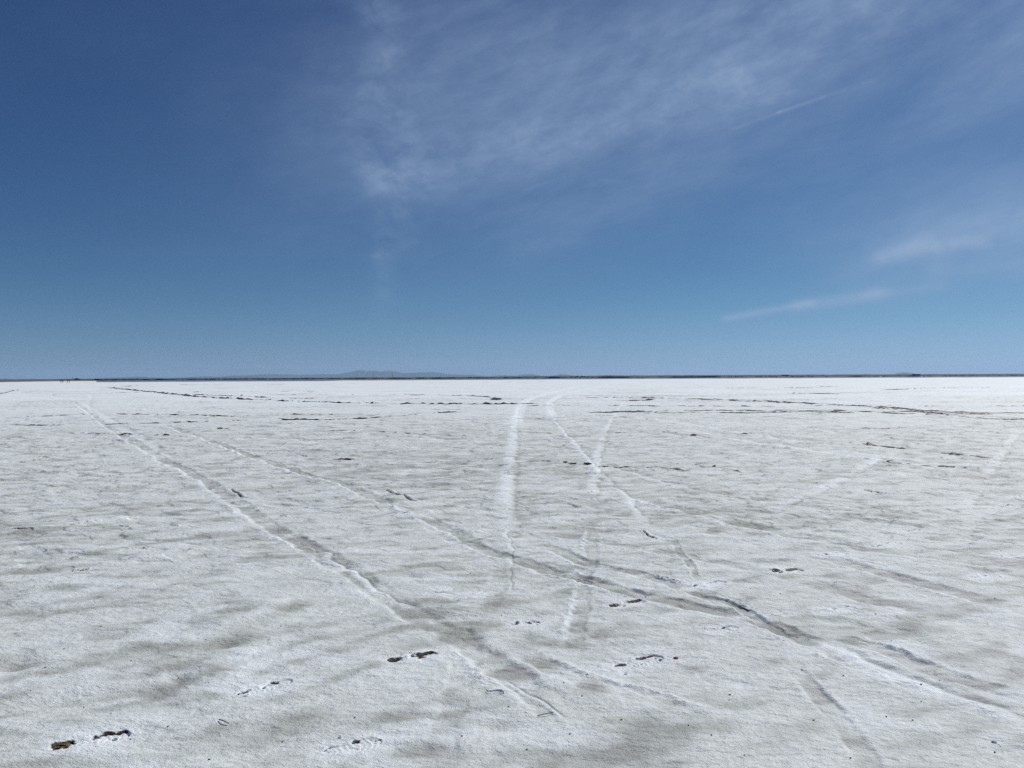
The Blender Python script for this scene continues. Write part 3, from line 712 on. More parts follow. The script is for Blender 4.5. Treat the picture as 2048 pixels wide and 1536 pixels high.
def heap(u, D, r, h, label):
    v = [(0,0,h)]; f = []
    for k in range(1, 5):
        for j in range(14):
            a = 2*math.pi*j/14; q = r*k/4*(1+random.uniform(-.15,.15))
            v.append((q*math.cos(a), q*math.sin(a), h*math.exp(-(k/2.2)**2)*(1+random.uniform(-.15,.15)) - (.1 if k == 4 else 0)))
    f += [(0,1+j,1+(j+1)%14) for j in range(14)]
    for k in range(3): f += [(1+k*14+j, 1+(k+1)*14+j, 1+(k+1)*14+(j+1)%14, 1+k*14+(j+1)%14) for j in range(14)]
    o = mesh_obj('salt_heap', v, f, m_white, smooth=True); o.location = (at(u, D), D, .01); tag(o, label, 'salt heap', 'white salt heaps at the water edge')
heap(1527.5, 1150, 1.3, .9, 'tiny white salt heap at the water edge, left of the box shaped shed')
heap(1761, 1150, 1.6, 1.0, 'tiny white salt heap at the water edge, left of the lone hill')
heap(1843, 1150, 1.6, 1.0, 'tiny white salt heap at the water edge, below the freight wagon')

# ------------------------------------------------------------------ vehicles on the spit
m_carbody = simple('dark_car_paint', (.03, .033, .04), .25, .3, .1, 1); m_carbody2 = simple('black_car_paint', (.012, .013, .016), .22, .3, .1, 1)
m_roof_glint = simple('roof_glint_paint', (.7, .72, .74), .3, 0, .05, 1)  # white stands for the sun's highlight on the dark roofs
m_tyre = simple('tyre_rubber', (.015, .015, .015), .85, 0, .2, 8); m_rim = simple('alloy_rim', (.35, .35, .36), .35, .8, .1, 4)
m_lamp = simple('headlight_glass', (.6, .6, .58), .1, 0, .05, 4); m_red = simple('rear_light_plastic', (.3, .02, .02), .3, 0, .05, 4)
def car(name, L_, Hh, body, roofm, label, pickup=False, cat='car'):
    """side on to the viewer: length along local x"""
    root = empty(name, (0,0,0)); tag(root, label, cat, 'cars parked on the brown spit')
    W = 1.85; hl = L_/2
    def side(prof, nm, mat, parent, y0, y1, inset=0, zin=1e9):
        n = len(prof)
        v = [(x, y0 + (inset if z > zin else 0), z) for x, z in prof] + [(x, y1 - (inset if z > zin else 0), z) for x, z in prof]
        return mesh_obj(nm, v, [(i,n+i,n+(i+1)%n,(i+1)%n) for i in range(n)] + [tuple(range(n)), tuple(range(n,2*n))[::-1]], mat, parent)
    arch = lambda c: [(c - .42*math.cos(math.pi*k/6), .33 + .42*math.sin(math.pi*k/6)) for k in range(7)]
    low = [(-hl,.45)] + [(-hl+.1,.33)] + arch(-hl*.62) + arch(hl*.60) + [(hl-.08,.33),(hl,.5),(hl-.03,.78),(hl-.35,.96),(hl*.42,1.02),(-hl*.98,1.05),(-hl,.9)]
    side(low, 'body', body, root, -W/2, W/2)
    back = -hl*.12 if pickup else -hl*.93
    cab = [(back,1.03),(hl*.42,1.02),(hl*.14,Hh-.06),(back+(.12 if pickup else .32),Hh-.04)]
    side(cab, 'cabin', body, root, -W/2+.03, W/2-.03, .2, 1.2)
    rf = [(back+.34,Hh-.035),(hl*.13,Hh-.05),(hl*.08,Hh),(back+.42,Hh+.01)]
    side(rf, 'roof', roofm, root, -W/2+.25, W/2-.25)
    wins = [(back+.25, -hl*.42), (-hl*.38, -hl*.02), (hl*.02, hl*.25)] if not pickup else [(back+.15, hl*.22)]
    for sgn in (-1, 1):
        for a, c in wins:
            y = sgn*(W/2-.095)
            q = [(a, y*1.015, 1.1), (c, y*1.015, 1.1), (c-.03, y-sgn*.07, Hh-.16), (a+.06, y-sgn*.07, Hh-.16)]
            q2 = [(p[0], p[1]-sgn*.01, p[2]) for p in q]
            mesh_obj('window', q+q2, [(0,1,2,3),(7,6,5,4),(0,4,5,1),(1,5,6,2),(2,6,7,3),(3,7,4,0)], m_pane, root)
    wsf = [(hl*.425,1.06),(hl*.435,1.06),(hl*.16,Hh-.08),(hl*.15,Hh-.08)]
    side(wsf, 'windscreen', m_pane, root, -W/2+.22, W/2-.22)
    for cx in (-hl*.62, hl*.60):
        for sgn in (-1, 1):
            t = MB(); t.tube((cx, sgn*(W/2-.02), .34), (cx, sgn*(W/2-.24), .34), .34, n=24); to = t.build('wheel', m_tyre, root, True)
            t = MB(); t.tube((cx, sgn*(W/2-.21), .34), (cx, sgn*(W/2-.012), .34), .21, n=16); t.build('rim', m_rim, to)
    for sgn in (-1, 1):
        t = MB(); t.box(hl-.14, hl+.005, sgn*.62-.17, sgn*.62+.17, .66, .8); t.build('headlight', m_lamp, root)
        t = MB(); t.box(-hl-.01, -hl+.06, sgn*.75-.1, sgn*.75+.1, .68, .92); t.build('tail_light', m_red, root)
    t = MB(); t.box(hl-.02, hl+.06, -.8, .8, .38, .54); t.build('bumper', m_darksteel, root)
    return root
c1 = car('parked_car', 4.9, 1.65, m_carbody, m_roof_glint, 'dark car with a sun highlight painted on its roof, nearest the four people', cat='car')
c1.location = (at(155.5, 760), 760, .95); c1.rotation_euler = (0, 0, R(12)); c1.scale = (1.25, 1.25, 1.25)
c2 = car('pickup_truck', 5.4, 1.75, m_carbody2, m_roof_glint, 'black pickup with a sun highlight painted on its roof, rightmost of the parked vehicles', True, 'pickup')
c2.location = (at(200, 930), 930, .4); c2.rotation_euler = (0, 0, R(-8)); c2.scale = (1.3, 1.3, 1.3)
c3 = car('parked_car', 4.6, 1.8, m_carbody2, m_carbody2, 'black car close behind the tail of the black pickup', cat='car')
c3.location = (at(192.5, 930), 930, .55); c3.rotation_euler = (0, 0, R(170)); c3.scale = (1.2, 1.2, 1.2)
for k, (u, h) in enumerate([(174.5,1.6),(177.5,1.7),(180.5,1.6),(185,2.0)]):
    rt = empty('fence_post', (at(u, 935), 935, .5))
    tag(rt, 'thin dark post standing on the spit between the parked cars', 'post', 'thin posts between the parked cars')
    m = MB(); m.tube((0,0,-.6), (0,0,h), .16 if k < 3 else .3, .14 if k < 3 else .25); m.build('stake', m_wood, rt)
    m = MB(); m.tube((0,0,h-.01), (0,0,h+.08), .2 if k < 3 else .33, .1); m.build('cap', m_darksteel, rt)

# ------------------------------------------------------------------ people
m_skin = simple('skin', (.38, .22, .15), .6, 0, .05, 4); m_hair = simple('dark_hair', (.02, .015, .012), .6, 0, .2, 30)
m_navy = simple('navy_cloth', (.012, .014, .03), .85, 0, .15, 30); m_black = simple('black_cloth', (.01, .01, .012), .85, 0, .15, 30)
def person(label, stance=.13, armout=.2, top_m=m_navy, leg_m=m_black, height=1.72, lean=0.0, step=0.0, bend=.15):
    root = empty('person', (0,0,0)); tag(root, label, 'person', 'people standing far out on the salt')
    s = height/1.72
    V = []; E = []; Rd = []
    def v(p, r, par=None):
        V.append(tuple(c*s for c in p)); Rd.append(r*s)
        if par is not None: E.append((par, len(V)-1))
        return len(V)-1
    pel = v((0,0,.93), .145)
    w1 = v((0,.0,1.08), .125, pel); ch = v((lean*.5,0,1.28), .15, w1); nk0 = v((lean,0,1.42), .10, ch)
    nk = v((lean,-.01,1.50), .055, nk0); jaw = v((lean,-.03,1.57), .075, nk); hd = v((lean,-.015,1.64), .085, jaw); tp = v((lean,-.01,1.69), .055, hd)
    for sg in (-1, 1):
        hip = v((sg*.09, 0, .86), .10, pel); kn = v((sg*stance*.9, -step*sg*.5-.02, .48), .062, hip); an = v((sg*stance, -step*sg, .09), .040, kn)
        v((sg*stance*1.1, -step*sg-.16, .035), .034, an)
        sh = v((lean+sg*.19, 0, 1.40), .065, nk0); el = v((lean+sg*(.22+armout*.4), .03, 1.12), .045, sh)
        wr = v((lean+sg*(.22+armout*.4-bend*.3), -bend, .88), .030, el)
        pm = v((lean+sg*(.215+armout*.4-bend*.35), -bend-.02, .80), .034, wr)
        for q in range(4): v((lean+sg*(.205+armout*.4-bend*.35)+.0, -bend-.05+q*.022, .72+abs(q-1.5)*.008), .009, pm)
        v((lean+sg*(.17+armout*.4-bend*.35), -bend-.05, .77), .010, pm)
    me = bpy.data.meshes.new('body'); me.from_pydata(V, E, []); me.update()
    o = bpy.data.objects.new('body', me); C.objects.link(o); o.parent = root
    sk = o.modifiers.new('skin', 'SKIN'); 
    if not me.skin_vertices: 
        bm = bmesh.new(); bm.from_mesh(me); bm.verts.layers.skin.verify(); bm.to_mesh(me); bm.free()
    for i, d in enumerate(me.skin_vertices[0].data): d.radius = (Rd[i], Rd[i]*.85 if i > 7 or i < 4 else Rd[i]); d.use_root = (i == 0)
    ss = o.modifiers.new('sub', 'SUBSURF'); ss.levels = ss.render_levels = 1
    dg = bpy.context.evaluated_depsgraph_get(); ev = o.evaluated_get(dg); m2 = bpy.data.meshes.new_from_object(ev)
    o.modifiers.clear(); o.data = m2; m2.name = 'body'; m2.materials.clear()
    for m in (m_skin, top_m, leg_m): m2.materials.append(m)
    for p in m2.polygons:
        z = p.center.z/s
        p.material_index = 0 if z > 1.48 or (z < .88 and abs(p.center.x) > .19*s) else (1 if z > .96 or abs(p.center.x) > .185*s else 2)
        p.use_smooth = True
    # nose, ears, eyes kept as small shapes on the head
    f_ = MB()
    f_.tube((lean*s, -.10*s, 1.60*s), (lean*s, -.125*s, 1.585*s), .014*s, .010*s, 6)
    f_.build('nose', m_skin, root)
    for sg in (-1, 1):
        e = MB(); e.tube(((lean+sg*.078)*s, .0, 1.61*s), ((lean+sg*.092)*s, .005, 1.61*s), .022*s, .016*s, 8); e.build('ear', m_skin, root)
        e = MB(); e.tube(((lean+sg*.03)*s, -.098*s, 1.625*s), ((lean+sg*.03)*s, -.104*s, 1.625*s), .009*s, .006*s, 6); e.build('eye', m_black, root)
    hv = []; hf = []
    for a in range(7):
        for b_ in range(16):
            th = a/6*1.75; ph = 2*math.pi*b_/16
            rr0 = .098*s*(1+.05*math.sin(ph*5+a))
            hv.append((lean*s + rr0*math.sin(th)*math.cos(ph)*.92, .018*s + rr0*math.sin(th)*math.sin(ph), 1.645*s + rr0*math.cos(th)))
    for a in range(6):
        for b_ in range(16): hf.append((a*16+b_, a*16+(b_+1)%16, (a+1)*16+(b_+1)%16, (a+1)*16+b_))
    mesh_obj('hair', hv, hf, m_hair, root, True)
    return root
for u, dD, lb, kw in [(121.8, 0, 'leftmost person in dark clothes, standing apart on the salt with arms down', dict(stance=.12)),
                  (125.6, 6, 'person in dark clothes just right of the leftmost person, one leg forward', dict(stance=.10, step=.12, height=1.70)),
                  (135.0, 2, 'person in navy top, left one of the right hand pair', dict(stance=.16, armout=.35, height=1.75)),
                  (138.6, -8, 'rightmost person in dark clothes, tallest and nearest of the four people', dict(stance=.14, armout=.3, height=1.85, step=.08))]:
    p = person(lb, **kw); D = 372 + dD; p.location = (at(u, D), D, gz(at(u, D), D)+.0); p.rotation_euler = (0, 0, R(random.uniform(-160, 160)))
    p.scale = (1.35, 1.35, 1.05)
    p.scale = (1.05, 1.05, 1.05)

# ------------------------------------------------------------------ small things lying on the salt
m_salt2 = simple('clean_salt_block', (.72, .75, .77), .7, 0, .10, 45, .02)
m_salt3 = simple('blue_grey_salt_crust', (.54, .59, .62), .65, 0, .35, 40, .02)
m_crumb = simple('dark_mud_crumb', (.045, .035, .025), .9, 0, .4, 120, .002)
m_flake = simple('thin_salt_flake', (.66, .68, .68), .7, 0, .15, 60, .003)
m_oldmud = simple('olive_mud_clod', (.10, .085, .045), .9, 0, .5, 60, .006)
m_redrock = simple('reddish_stone', (.26, .075, .045), .8, 0, .3, 90, .003)
m_twig = simple('dry_twig', (.07, .05, .035), .9, 0, .3, 60)

def lump_mesh(name, mat, sx_, sy_, sz_, n=2, rough=.35, fr=3.):
    bm = bmesh.new(); bmesh.ops.create_icosphere(bm, subdivisions=n, radius=1)
    o1 = random.random()*50
    P = np.array([v.co[:] for v in bm.verts])
    nn = perlin(P[:,0]*fr*.5+o1, P[:,1]*fr*.5+P[:,2]*1.7, 5) + .5*perlin(P[:,0]*fr+o1, P[:,1]*fr+P[:,2]*2.3, 6)
    for v, q in zip(bm.verts, nn): v.co *= (1+rough*float(q)); v.co.x *= sx_; v.co.y *= sy_; v.co.z *= sz_
    me = bpy.data.meshes.new(name); bm.to_mesh(me); bm.free(); me.materials.append(mat); return me
def put(name, me, x, y, dz=0, rz=0, tilt=0, sc=1):
    o = bpy.data.objects.new(name, me); C.objects.link(o); o.location = (x, y, gz(x, y)+dz); o.rotation_euler = (tilt, tilt*.5, rz); o.scale = (sc, sc, sc)
    return o
# crusty salt ridge thrown up beside the rut
def ridge(p, q, w, h, label, mat):
    a = Vector(gp(*p)); b_ = Vector(gp(*q)); L_ = (b_-a).length; n1, n2 = int(L_/.012), 14
    v = []; f = []
    for i in range(n1+1):
        t = i/n1
        for j in range(n2+1):
            s_ = j/n2*2-1; sh = max(0, 1-s_*s_)**.8*math.sin(math.pi*t)**.9
            x = (t-.5)*L_; y = s_*w + .25*w*nz1(x, .15, 3)
            nn = float(perlin(np.array([x/.022]), np.array([y/.018]), 9)[0]) + .6*float(perlin(np.array([x/.06]), np.array([y/.05]), 8)[0])
            v.append((x, y, sh*h*(1+.45*nn)*(.35+.65*t) - .006))
    for i in range(n1):
        for j in range(n2): f.append((i*(n2+1)+j, (i+1)*(n2+1)+j, (i+1)*(n2+1)+j+1, i*(n2+1)+j+1))
    o = mesh_obj('salt_ridge', v, f, mat); m = (a+b_)/2; o.location = (m.x, m.y, gz(m.x, m.y)); o.rotation_euler = (0, 0, math.atan2(b_.y-a.y, b_.x-a.x))
    tag(o, label, 'salt ridge'); return o
ridge((1285,1145), (1368,1168), .055, .035, 'short blue grey crusted salt ridge beside the rut, left of a faint boot print', m_salt3)
ridge((1662,1262), (1780,1299), .028, .012, 'long thin rough salt ridge along the right hand rut', m_salt3)
ridge((1462,1196), (1505,1216), .04, .018, 'small blue grey salt ridge between the short ridge and long ridge', m_salt3)
# flat white slab
def slab(u, v_, rx, ry, h, label, n=18):
    x, y = gp(u, v_); vv = []; k_ = []
    for i in range(n):
        a = 2*math.pi*i/n; q = 1/max(abs(math.cos(a))**2.6+abs(math.sin(a))**2.6, 1e-3)**(1/2.6)*random.uniform(.93, 1.04); k_.append((q*math.cos(a)*rx, q*math.sin(a)*ry))
    for s_, z in ((1, -.01), (1, h*.6), (.93, h), (.6, h*1.05), (.25, h*1.08)):
        vv += [(p*s_, r*s_, z + random.uniform(-.0012,.0012)) for p, r in k_]
    vv.append((0,0,h*1.08)); f = []
    for a in range(4): f += [(a*n+i, a*n+(i+1)%n, (a+1)*n+(i+1)%n, (a+1)*n+i) for i in range(n)]
    f += [(4*n+i, 4*n+(i+1)%n, 5*n) for i in range(n)]
    o = mesh_obj('salt_slab', vv, f, m_salt2); o.location = (x, y, gz(x, y)-.004); tag(o, label, 'salt slab')
slab(873, 1179, .115, .085, .011, 'flat bright white salt slab lying left of the central tracks')
# stone, mud clods, twigs
o = put('stone', lump_mesh('stone', m_redrock, .014, .012, .009), *gp(1350,1317), dz=.002); tag(o, 'small reddish brown stone right of the large curved boot print', 'stone')
x, y = gp(118, 1492); o = put('mud_clod', lump_mesh('mud_clod', m_oldmud, .034, .028, .012, 3, .7, 5), x, y, .0, .3); tag(o, 'olive mud clod in the heel of the boot print at lower left', 'mud clod')
for (u, v_, s_, lb) in [(452,859,.10,'dark mud clod on pale salt left of centre, far out on its own'), (440,858.5,.07,'smaller dark mud clod touching the lone far mud clod'),
                   (690,918,.07,'flat dark mud clod between the two left wheel tracks'), (785,1322,.022,'dark mud clod in the heel of the darkest boot print'),
                   (840,1316,.02,'olive mud clod in the toe of the darkest boot print'), (1562,1143,.028,'brown mud clod in the heel of the right hand dark boot print')]:
    x, y = gp(u, v_); o = put('mud_clod', lump_mesh('mud_clod', m_oldmud if 'olive' in lb else m_crumb, s_, s_*.6, s_*.3, 3, .5, 4), x, y, .002, random.random()); tag(o, lb, 'mud clod')
def twig(pts, r, label):
    P = [gp(*p) for p in pts]; m = MB(); x0, y0 = P[0]
    for k in range(len(P)-1):
        m.tube((P[k][0]-x0, P[k][1]-y0, r*.8+.004*(k%2)), (P[k+1][0]-x0, P[k+1][1]-y0, r*.8+.004*((k+1)%2)), r*(1-.15*k), r*(.85-.15*k), 7)
    o = m.build('twig', m_twig); o.location = (x0, y0, gz(x0, y0)+.004); tag(o, label, 'twig')
twig([(433,1444),(441,1448),(452,1452)], .0028, 'thin dry twig lying alone at lower left on the salt')
twig([(970,1381),(977,1386),(988,1387),(1003,1391)], .003, 'crooked dark twig below centre, left of the white crest')
twig([(1072,1436),(1088,1434),(1104,1430)], .0022, 'fine straight twig at the lower end of the white crest')
# crumbs of mud
crumbs = [(61,1215),(198,1254),(123,1302),(257,1322),(290,1302),(407,1283),(85,1339),(558,1256),(632,1273),(634,1339),(347,1176),(330,1455),
 (161,1416),(412,1518),(55,1387),(1305,1125),(1219,1255),(1320,1228),(1172,1352),(1014,1418),(920,1475),(1137,1467),(1375,1455),(1161,1396),
 (939,1102),(939,1151),(1001,1232),(1125,1371),(1751,1232),(1567,1282),(1782,1282),(1603,1337),(1686,1351),(1458,1388),(1457,1398),(1626,1438),
 (1772,1430),(1842,1370),(1421,1473),(1842,1403),(1879,1361),(1825,1440),(2002,1104),(1973,1141),(2018,1183),(1990,1200),(1050,1498),(1700,1515),
 (1487,1512),(880,1215),(1500,1180),(1290,1195),(1880,1230),(1560,1190),(255,1478),(352,1354),(1990,1500),(705,1440),(560,1480),(1240,1440)]
cm = [lump_mesh('mud_crumb', m_crumb, .0065, .005, .0042, 1, .4) for _ in range(6)]
for k, (u, v_) in enumerate(crumbs):
    x, y = gp(u, v_); big = (u, v_) in ((1219,1255),(1458,1388),(1751,1232),(1842,1370),(257,1322),(1421,1473))
    o = put('mud_crumb', cm[k % 6], x, y, .002, random.random()*6, 0, random.uniform(.5, .95)*(1.4 if big else 1))
    tag(o, 'tiny dark mud crumb lying loose on the near salt', 'mud crumb', 'dark mud crumbs scattered on the salt')
o = put('salt_crumb', lump_mesh('salt_crumb', m_salt2, .012, .009, .007, 2), *gp(1989,1482), dz=.003); tag(o, 'small bright white salt crumb near the lower right corner', 'salt crumb')
# broken crust flakes about the boot prints
def flake_mesh():
    n = random.randint(5, 7); k_ = [(math.cos(2*math.pi*i/n+random.uniform(-.3,.3))*random.uniform(.6,1.1), math.sin(2*math.pi*i/n)*random.uniform(.5,1)) for i in range(n)]
    s_ = .018; v = [(a*s_, b_*s_*.7, 0) for a, b_ in k_] + [(a*s_*.9, b_*s_*.63, .0035) for a, b_ in k_]
    me = bpy.data.meshes.new('salt_flake'); me.from_pydata(v, [], [tuple(range(n))[::-1], tuple(range(n,2*n))] + [(i,(i+1)%n,n+(i+1)%n,n+i) for i in range(n)]); me.update(); me.materials.append(m_flake); return me
fm = [flake_mesh() for _ in range(9)]
for (p, q, cnt, lb) in [((772,1324),(872,1306),12,'thin salt flake broken loose at the darkest boot print'), ((1228,1334),(1322,1312),12,'thin salt flake broken loose at the large curved boot print'),
                   ((92,1500),(255,1466),14,'thin salt flake broken loose at the lower left boot print'), ((470,1390),(580,1360),10,'thin salt flake in the long pale boot print left of the darkest one'),
                   ((1218,1212),(1288,1204),7,'thin salt flake at the boot print above the large curved one'), ((1018,1249),(1078,1243),7,'thin salt flake in the boot print near the centre line'),
                   ((1545,1143),(1606,1139),5,'thin salt flake at the dark boot print right of the short ridge'), ((640,1500),(760,1478),7,'thin salt flake in the faint cracked print at the bottom edge')]:
    a = np.array(gp(*p)); b_ = np.array(gp(*q)); t = (b_-a)/np.hypot(*(b_-a)); n_ = np.array([-t[1], t[0]])
    for k in range(max(3, cnt//2)):
        c = a + (b_-a)*random.uniform(0,1) + n_*random.gauss(0, .035)
        o = put('salt_flake', random.choice(fm), c[0], c[1], .004, random.random()*6, random.uniform(-.5,.5), random.uniform(.4, 1.15))
        tag(o, lb, 'salt flake', 'salt flakes: ' + lb)

# ------------------------------------------------------------------ sky, cirrus, sun
SUN_EL, SUN_AZ = 48.0, 50.0      # azimuth to the right of the view direction
w = bpy.data.worlds.new('World'); bpy.context.scene.world = w; w.use_nodes = True
nt = w.node_tree; N = nt.nodes; L = nt.links; N.clear()
out = N.new('ShaderNodeOutputWorld'); bg = N.new('ShaderNodeBackground'); L.new(bg.outputs[0], out.inputs['Surface'])
sky = N.new('ShaderNodeTexSky'); sky.sky_type = 'NISHITA'; sky.sun_disc = False
sky.sun_elevation = R(SUN_EL); sky.sun_rotation = R(SUN_AZ); sky.altitude = 1280; sky.air_density = 1.0; sky.dust_density = .6; sky.ozone_density = 1.6
tc = N.new('ShaderNodeTexCoord')
def mth(op, a, b_=None, c=None, clamp=False):
    t = N.new('ShaderNodeMath'); t.operation = op; t.use_clamp = clamp
    for k, x in enumerate((a, b_, c)):
        if x is None: continue
        if isinstance(x, (int, float)): t.inputs[k].default_value = x
        else: L.new(x, t.inputs[k])
    return t.outputs[0]
sp = N.new('ShaderNodeSeparateXYZ'); L.new(tc.outputs['Generated'], sp.inputs[0])
azm = mth('ARCTAN2', sp.outputs[0], sp.outputs[1]); el = mth('ARCSINE', sp.outputs[2])
cb = N.new('ShaderNodeCombineXYZ'); L.new(azm, cb.inputs[0]); L.new(el, cb.inputs[1])
AE = cb.outputs[0]
def wnoise(scale, rot, sx_, sy_, detail=6, rough=.55, dist=0., off=0.):
    mp = N.new('ShaderNodeMapping'); mp.vector_type = 'TEXTURE'
    mp.inputs['Rotation'].default_value = (0, 0, rot); mp.inputs['Scale'].default_value = (sx_, sy_, 1); mp.inputs['Location'].default_value = (off, off*.7, 0)
    L.new(AE, mp.inputs['Vector']); t = N.new('ShaderNodeTexNoise'); t.inputs['Scale'].default_value = scale
    t.inputs['Detail'].default_value = detail; t.inputs['Roughness'].default_value = rough; t.inputs['Distortion'].default_value = dist
    L.new(mp.outputs[0], t.inputs['Vector']); return t.outputs['Fac']
def mrange(x, a, b_, c=0., d=1.):
    t = N.new('ShaderNodeMapRange'); t.interpolation_type = 'SMOOTHSTEP'; L.new(x, t.inputs[0])
    for k, q in enumerate((a, b_, c, d)): t.inputs[k+1].default_value = q
    return t.outputs[0]
def ae(u, v):
    x, y, z = (u-1024)/F, 1.0, (hz(u)-v)/F
    l = math.sqrt(x*x+y*y+z*z); return math.atan2(x, y), math.asin(z/l)
def stroke(u0, v0, u1, v1, wpx, soft=1.0):
    """gaussian streak between two directions of the sky"""
    a0, e0 = ae(u0, v0); a1, e1 = ae(u1, v1); w_ = wpx/F
    dx, dy = a1-a0, e1-e0; l = math.hypot(dx, dy); tx, ty = dx/l, dy/l
    px = mth('SUBTRACT', azm, a0); py = mth('SUBTRACT', el, e0)
    al = mth('ADD', mth('MULTIPLY', px, tx), mth('MULTIPLY', py, ty))
    pe = mth('ADD', mth('MULTIPLY', px, -ty), mth('MULTIPLY', py, tx))
    cl = mth('MINIMUM', mth('MAXIMUM', al, 0.), l); da = mth('MULTIPLY', mth('SUBTRACT', al, cl), .6)
    d2 = mth('ADD', mth('MULTIPLY', pe, pe), mth('MULTIPLY', da, da))
    return mth('EXPONENT', mth('MULTIPLY', d2, -1/(w_*w_)))
def total(terms):
    s_ = None
    for amp, st_ in terms:
        q = mth('MULTIPLY', st_, amp); s_ = q if s_ is None else mth('ADD', s_, q)
    return s_
# veil: broad thin cirrus
veil = total([(.62, stroke(1020,150,2300,-50,190)), (.30, stroke(830,230,1350,250,130)), (.55, stroke(1000,20,1600,0,160)), (.75, stroke(1500,70,2100,20,120)),
              (.35, stroke(700,330,1150,300,110)), (.13, stroke(300,100,900,60,200)), (.75, stroke(1780,470,2300,400,95)), (.30, stroke(1300,330,2200,300,160)),
              (.22, stroke(1050,490,1300,420,60)), (.25, stroke(600,480,1000,420,150)), (.6, stroke(1750,560,2300,500,45))])
wisp = total([(.75, stroke(765,60,790,260,48)), (.36, stroke(730,230,820,350,55)), (.42, stroke(820,330,1130,280,58)), (.45, stroke(1100,290,1330,235,50)),
              (.5, stroke(1290,160,1520,190,45)), (.35, stroke(1500,130,1700,60,60)), (.35, stroke(1600,30,1900,10,60)), (.5, stroke(760,505,808,475,16)), (.5, stroke(760,350,795,450,42)), (.5, stroke(765,505,775,600,25)),
              (.9, stroke(1770,512,1960,478,17)), (.8, stroke(1850,500,2200,430,34)), (.5, stroke(1880,545,2200,510,18)), (.3, stroke(1150,440,1290,410,22)), (.28, stroke(1030,495,1150,480,14))])
band = total([(.42, stroke(1765,514,1960,480,12)), (.40, stroke(1850,490,2250,405,42)), (.25, stroke(1850,430,2300,320,45)), (.22, stroke(1880,545,2200,508,13)), (.2, stroke(1900,450,2250,370,30)), (.75, stroke(1455,637,1620,606,7)), (.65, stroke(1600,612,1760,588,12)), (.35, stroke(1740,590,1880,572,9))])
trail = total([(.30, stroke(1470,258,1560,226,3.2)), (.65, stroke(1560,226,1645,197,3.2)), (.3, stroke(1645,197,1690,182,3)), (.35, stroke(1728,168,1742,164,3.5)), (.28, stroke(1050,381,1092,367,2.6)), (.13, stroke(1092,367,1150,350,3)),
               (.18, stroke(1200,360,1250,366,5))])
nA = wnoise(3.0, R(14), 1.6, .6, 8, .6, .6); nB = wnoise(9, R(16), 1.7, .65, 8, .6, .25, 3.); nC = wnoise(20, R(-24), 1.15, .75, 8, .66, .2, 5.); nD = wnoise(60, R(15), 1.8, .6, 5, .6, .3, 7.)
nE = wnoise(30, R(14), 1.7, .6, 8, .68, .3, 11.)
fib = mrange(nE, .3, .7, .85, 1.16)
veil = mth('MULTIPLY', veil, fib); wisp = mth('MULTIPLY', wisp, fib)
f_veil = mth('MULTIPLY', veil, mth('ADD', mrange(nA, .25, .75, .35, 1.15), mrange(nB, .3, .7, -.13, .15)))
tex = mth('MULTIPLY', mrange(nC, .30, .68, .1, 1.15), mrange(nB, .25, .65, .35, 1.1))
f_wisp = mth('MULTIPLY', wisp, tex)
f_band = mth('MULTIPLY', band, mrange(nB, .3, .7, .55, 1.0))
f_tr = mth('MULTIPLY', trail, mrange(nD, .35, .65, .45, 1.1))
cloud = mth('ADD', mth('ADD', mth('MULTIPLY', f_veil, .31), mth('MULTIPLY', f_wisp, .24)), mth('ADD', mth('MULTIPLY', f_band, .62), mth('MULTIPLY', f_tr, .30)))
thin = mth('MULTIPLY', mrange(wnoise(2.2, R(-10), 1.5, .8, 6, .55, .4, 9.), .45, .8), .03)
cloud = mth('MINIMUM', mth('MAXIMUM', mth('ADD', cloud, thin), 0.), .85)
ss_ = N.new('ShaderNodeSeparateColor'); L.new(sky.outputs[0], ss_.inputs[0])
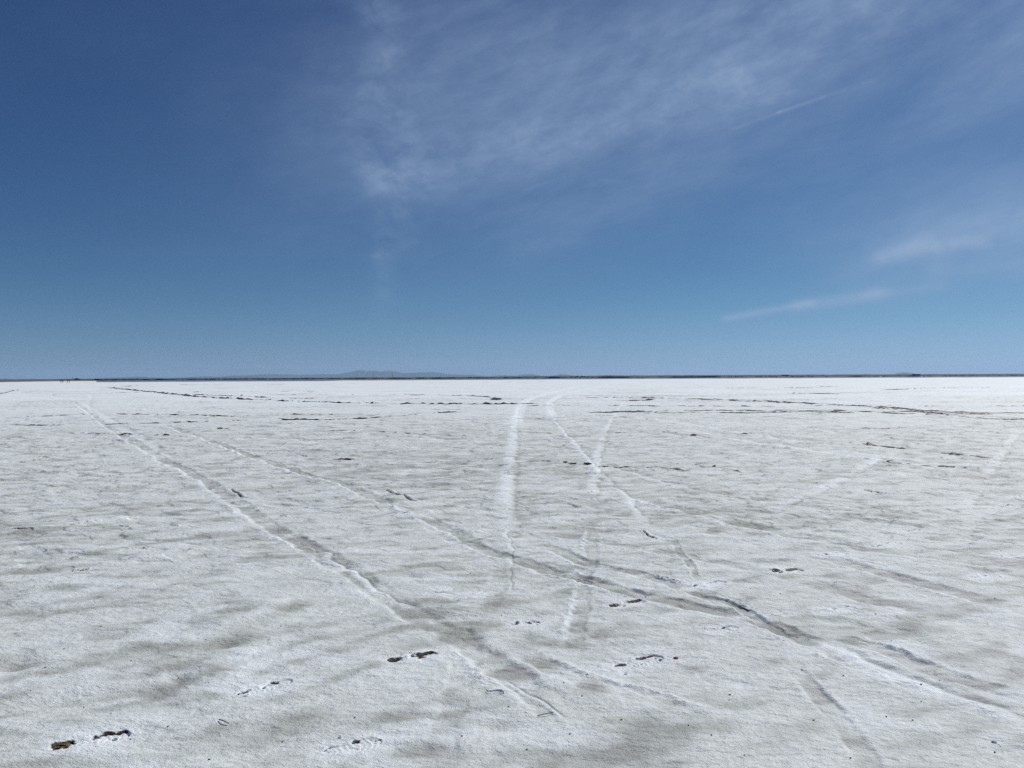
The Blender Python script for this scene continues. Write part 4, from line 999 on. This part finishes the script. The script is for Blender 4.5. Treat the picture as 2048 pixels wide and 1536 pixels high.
K = .07
rr_c = mth('MULTIPLY', mth('POWER', mth('MULTIPLY', ss_.outputs[0], K), 1.32), .50/K)
gg_c = mth('MULTIPLY', mth('POWER', mth('MULTIPLY', ss_.outputs[1], K), 1.30), .715/K)
bb_c = mth('ADD', mth('MULTIPLY', ss_.outputs[2], .58), mth('MULTIPLY', rr_c, 1.06))
tint = N.new('ShaderNodeCombineColor')
for k, q in enumerate((rr_c, gg_c, bb_c)): L.new(q, tint.inputs[k])
mx = N.new('ShaderNodeMix'); mx.data_type = 'RGBA'; L.new(cloud, mx.inputs[0]); L.new(tint.outputs[0], mx.inputs[6])
mx.inputs[7].default_value = (4.6, 6.2, 8.9, 1)
L.new(mx.outputs[2], bg.inputs['Color']); bg.inputs['Strength'].default_value = .07

sd = bpy.data.lights.new('sun', 'SUN'); sd.energy = 3.6; sd.angle = R(.53); sd.color = (1, .965, .91)
so = bpy.data.objects.new('sun', sd); C.objects.link(so)
sv = Vector((math.sin(R(SUN_AZ))*math.cos(R(SUN_EL)), math.cos(R(SUN_AZ))*math.cos(R(SUN_EL)), math.sin(R(SUN_EL))))
so.rotation_euler = sv.to_track_quat('Z', 'Y').to_euler(); so.location = (0, 0, 50)

# ------------------------------------------------------------------ camera
cd = bpy.data.cameras.new('camera'); cd.sensor_fit = 'HORIZONTAL'; cd.sensor_width = 36; cd.lens = 36*F/2048; cd.clip_start = .05; cd.clip_end = 120000
co = bpy.data.objects.new('camera', cd); C.objects.link(co)
pitch = math.atan((768-755.1)/F)
co.matrix_world = Matrix.Translation((0, 0, H)) @ Matrix.Rotation(math.pi/2 - pitch, 4, 'X') @ Matrix.Rotation(-.00488, 4, 'Z')
sc = bpy.context.scene; sc.camera = co
sc.render.engine = 'CYCLES'; sc.cycles.volume_bounces = 1; sc.cycles.use_denoising = False; sc.cycles.use_adaptive_sampling = False
sc.view_settings.view_transform = 'Standard'; sc.view_settings.look = 'None'; sc.view_settings.gamma = 1; sc.view_settings.exposure = 0
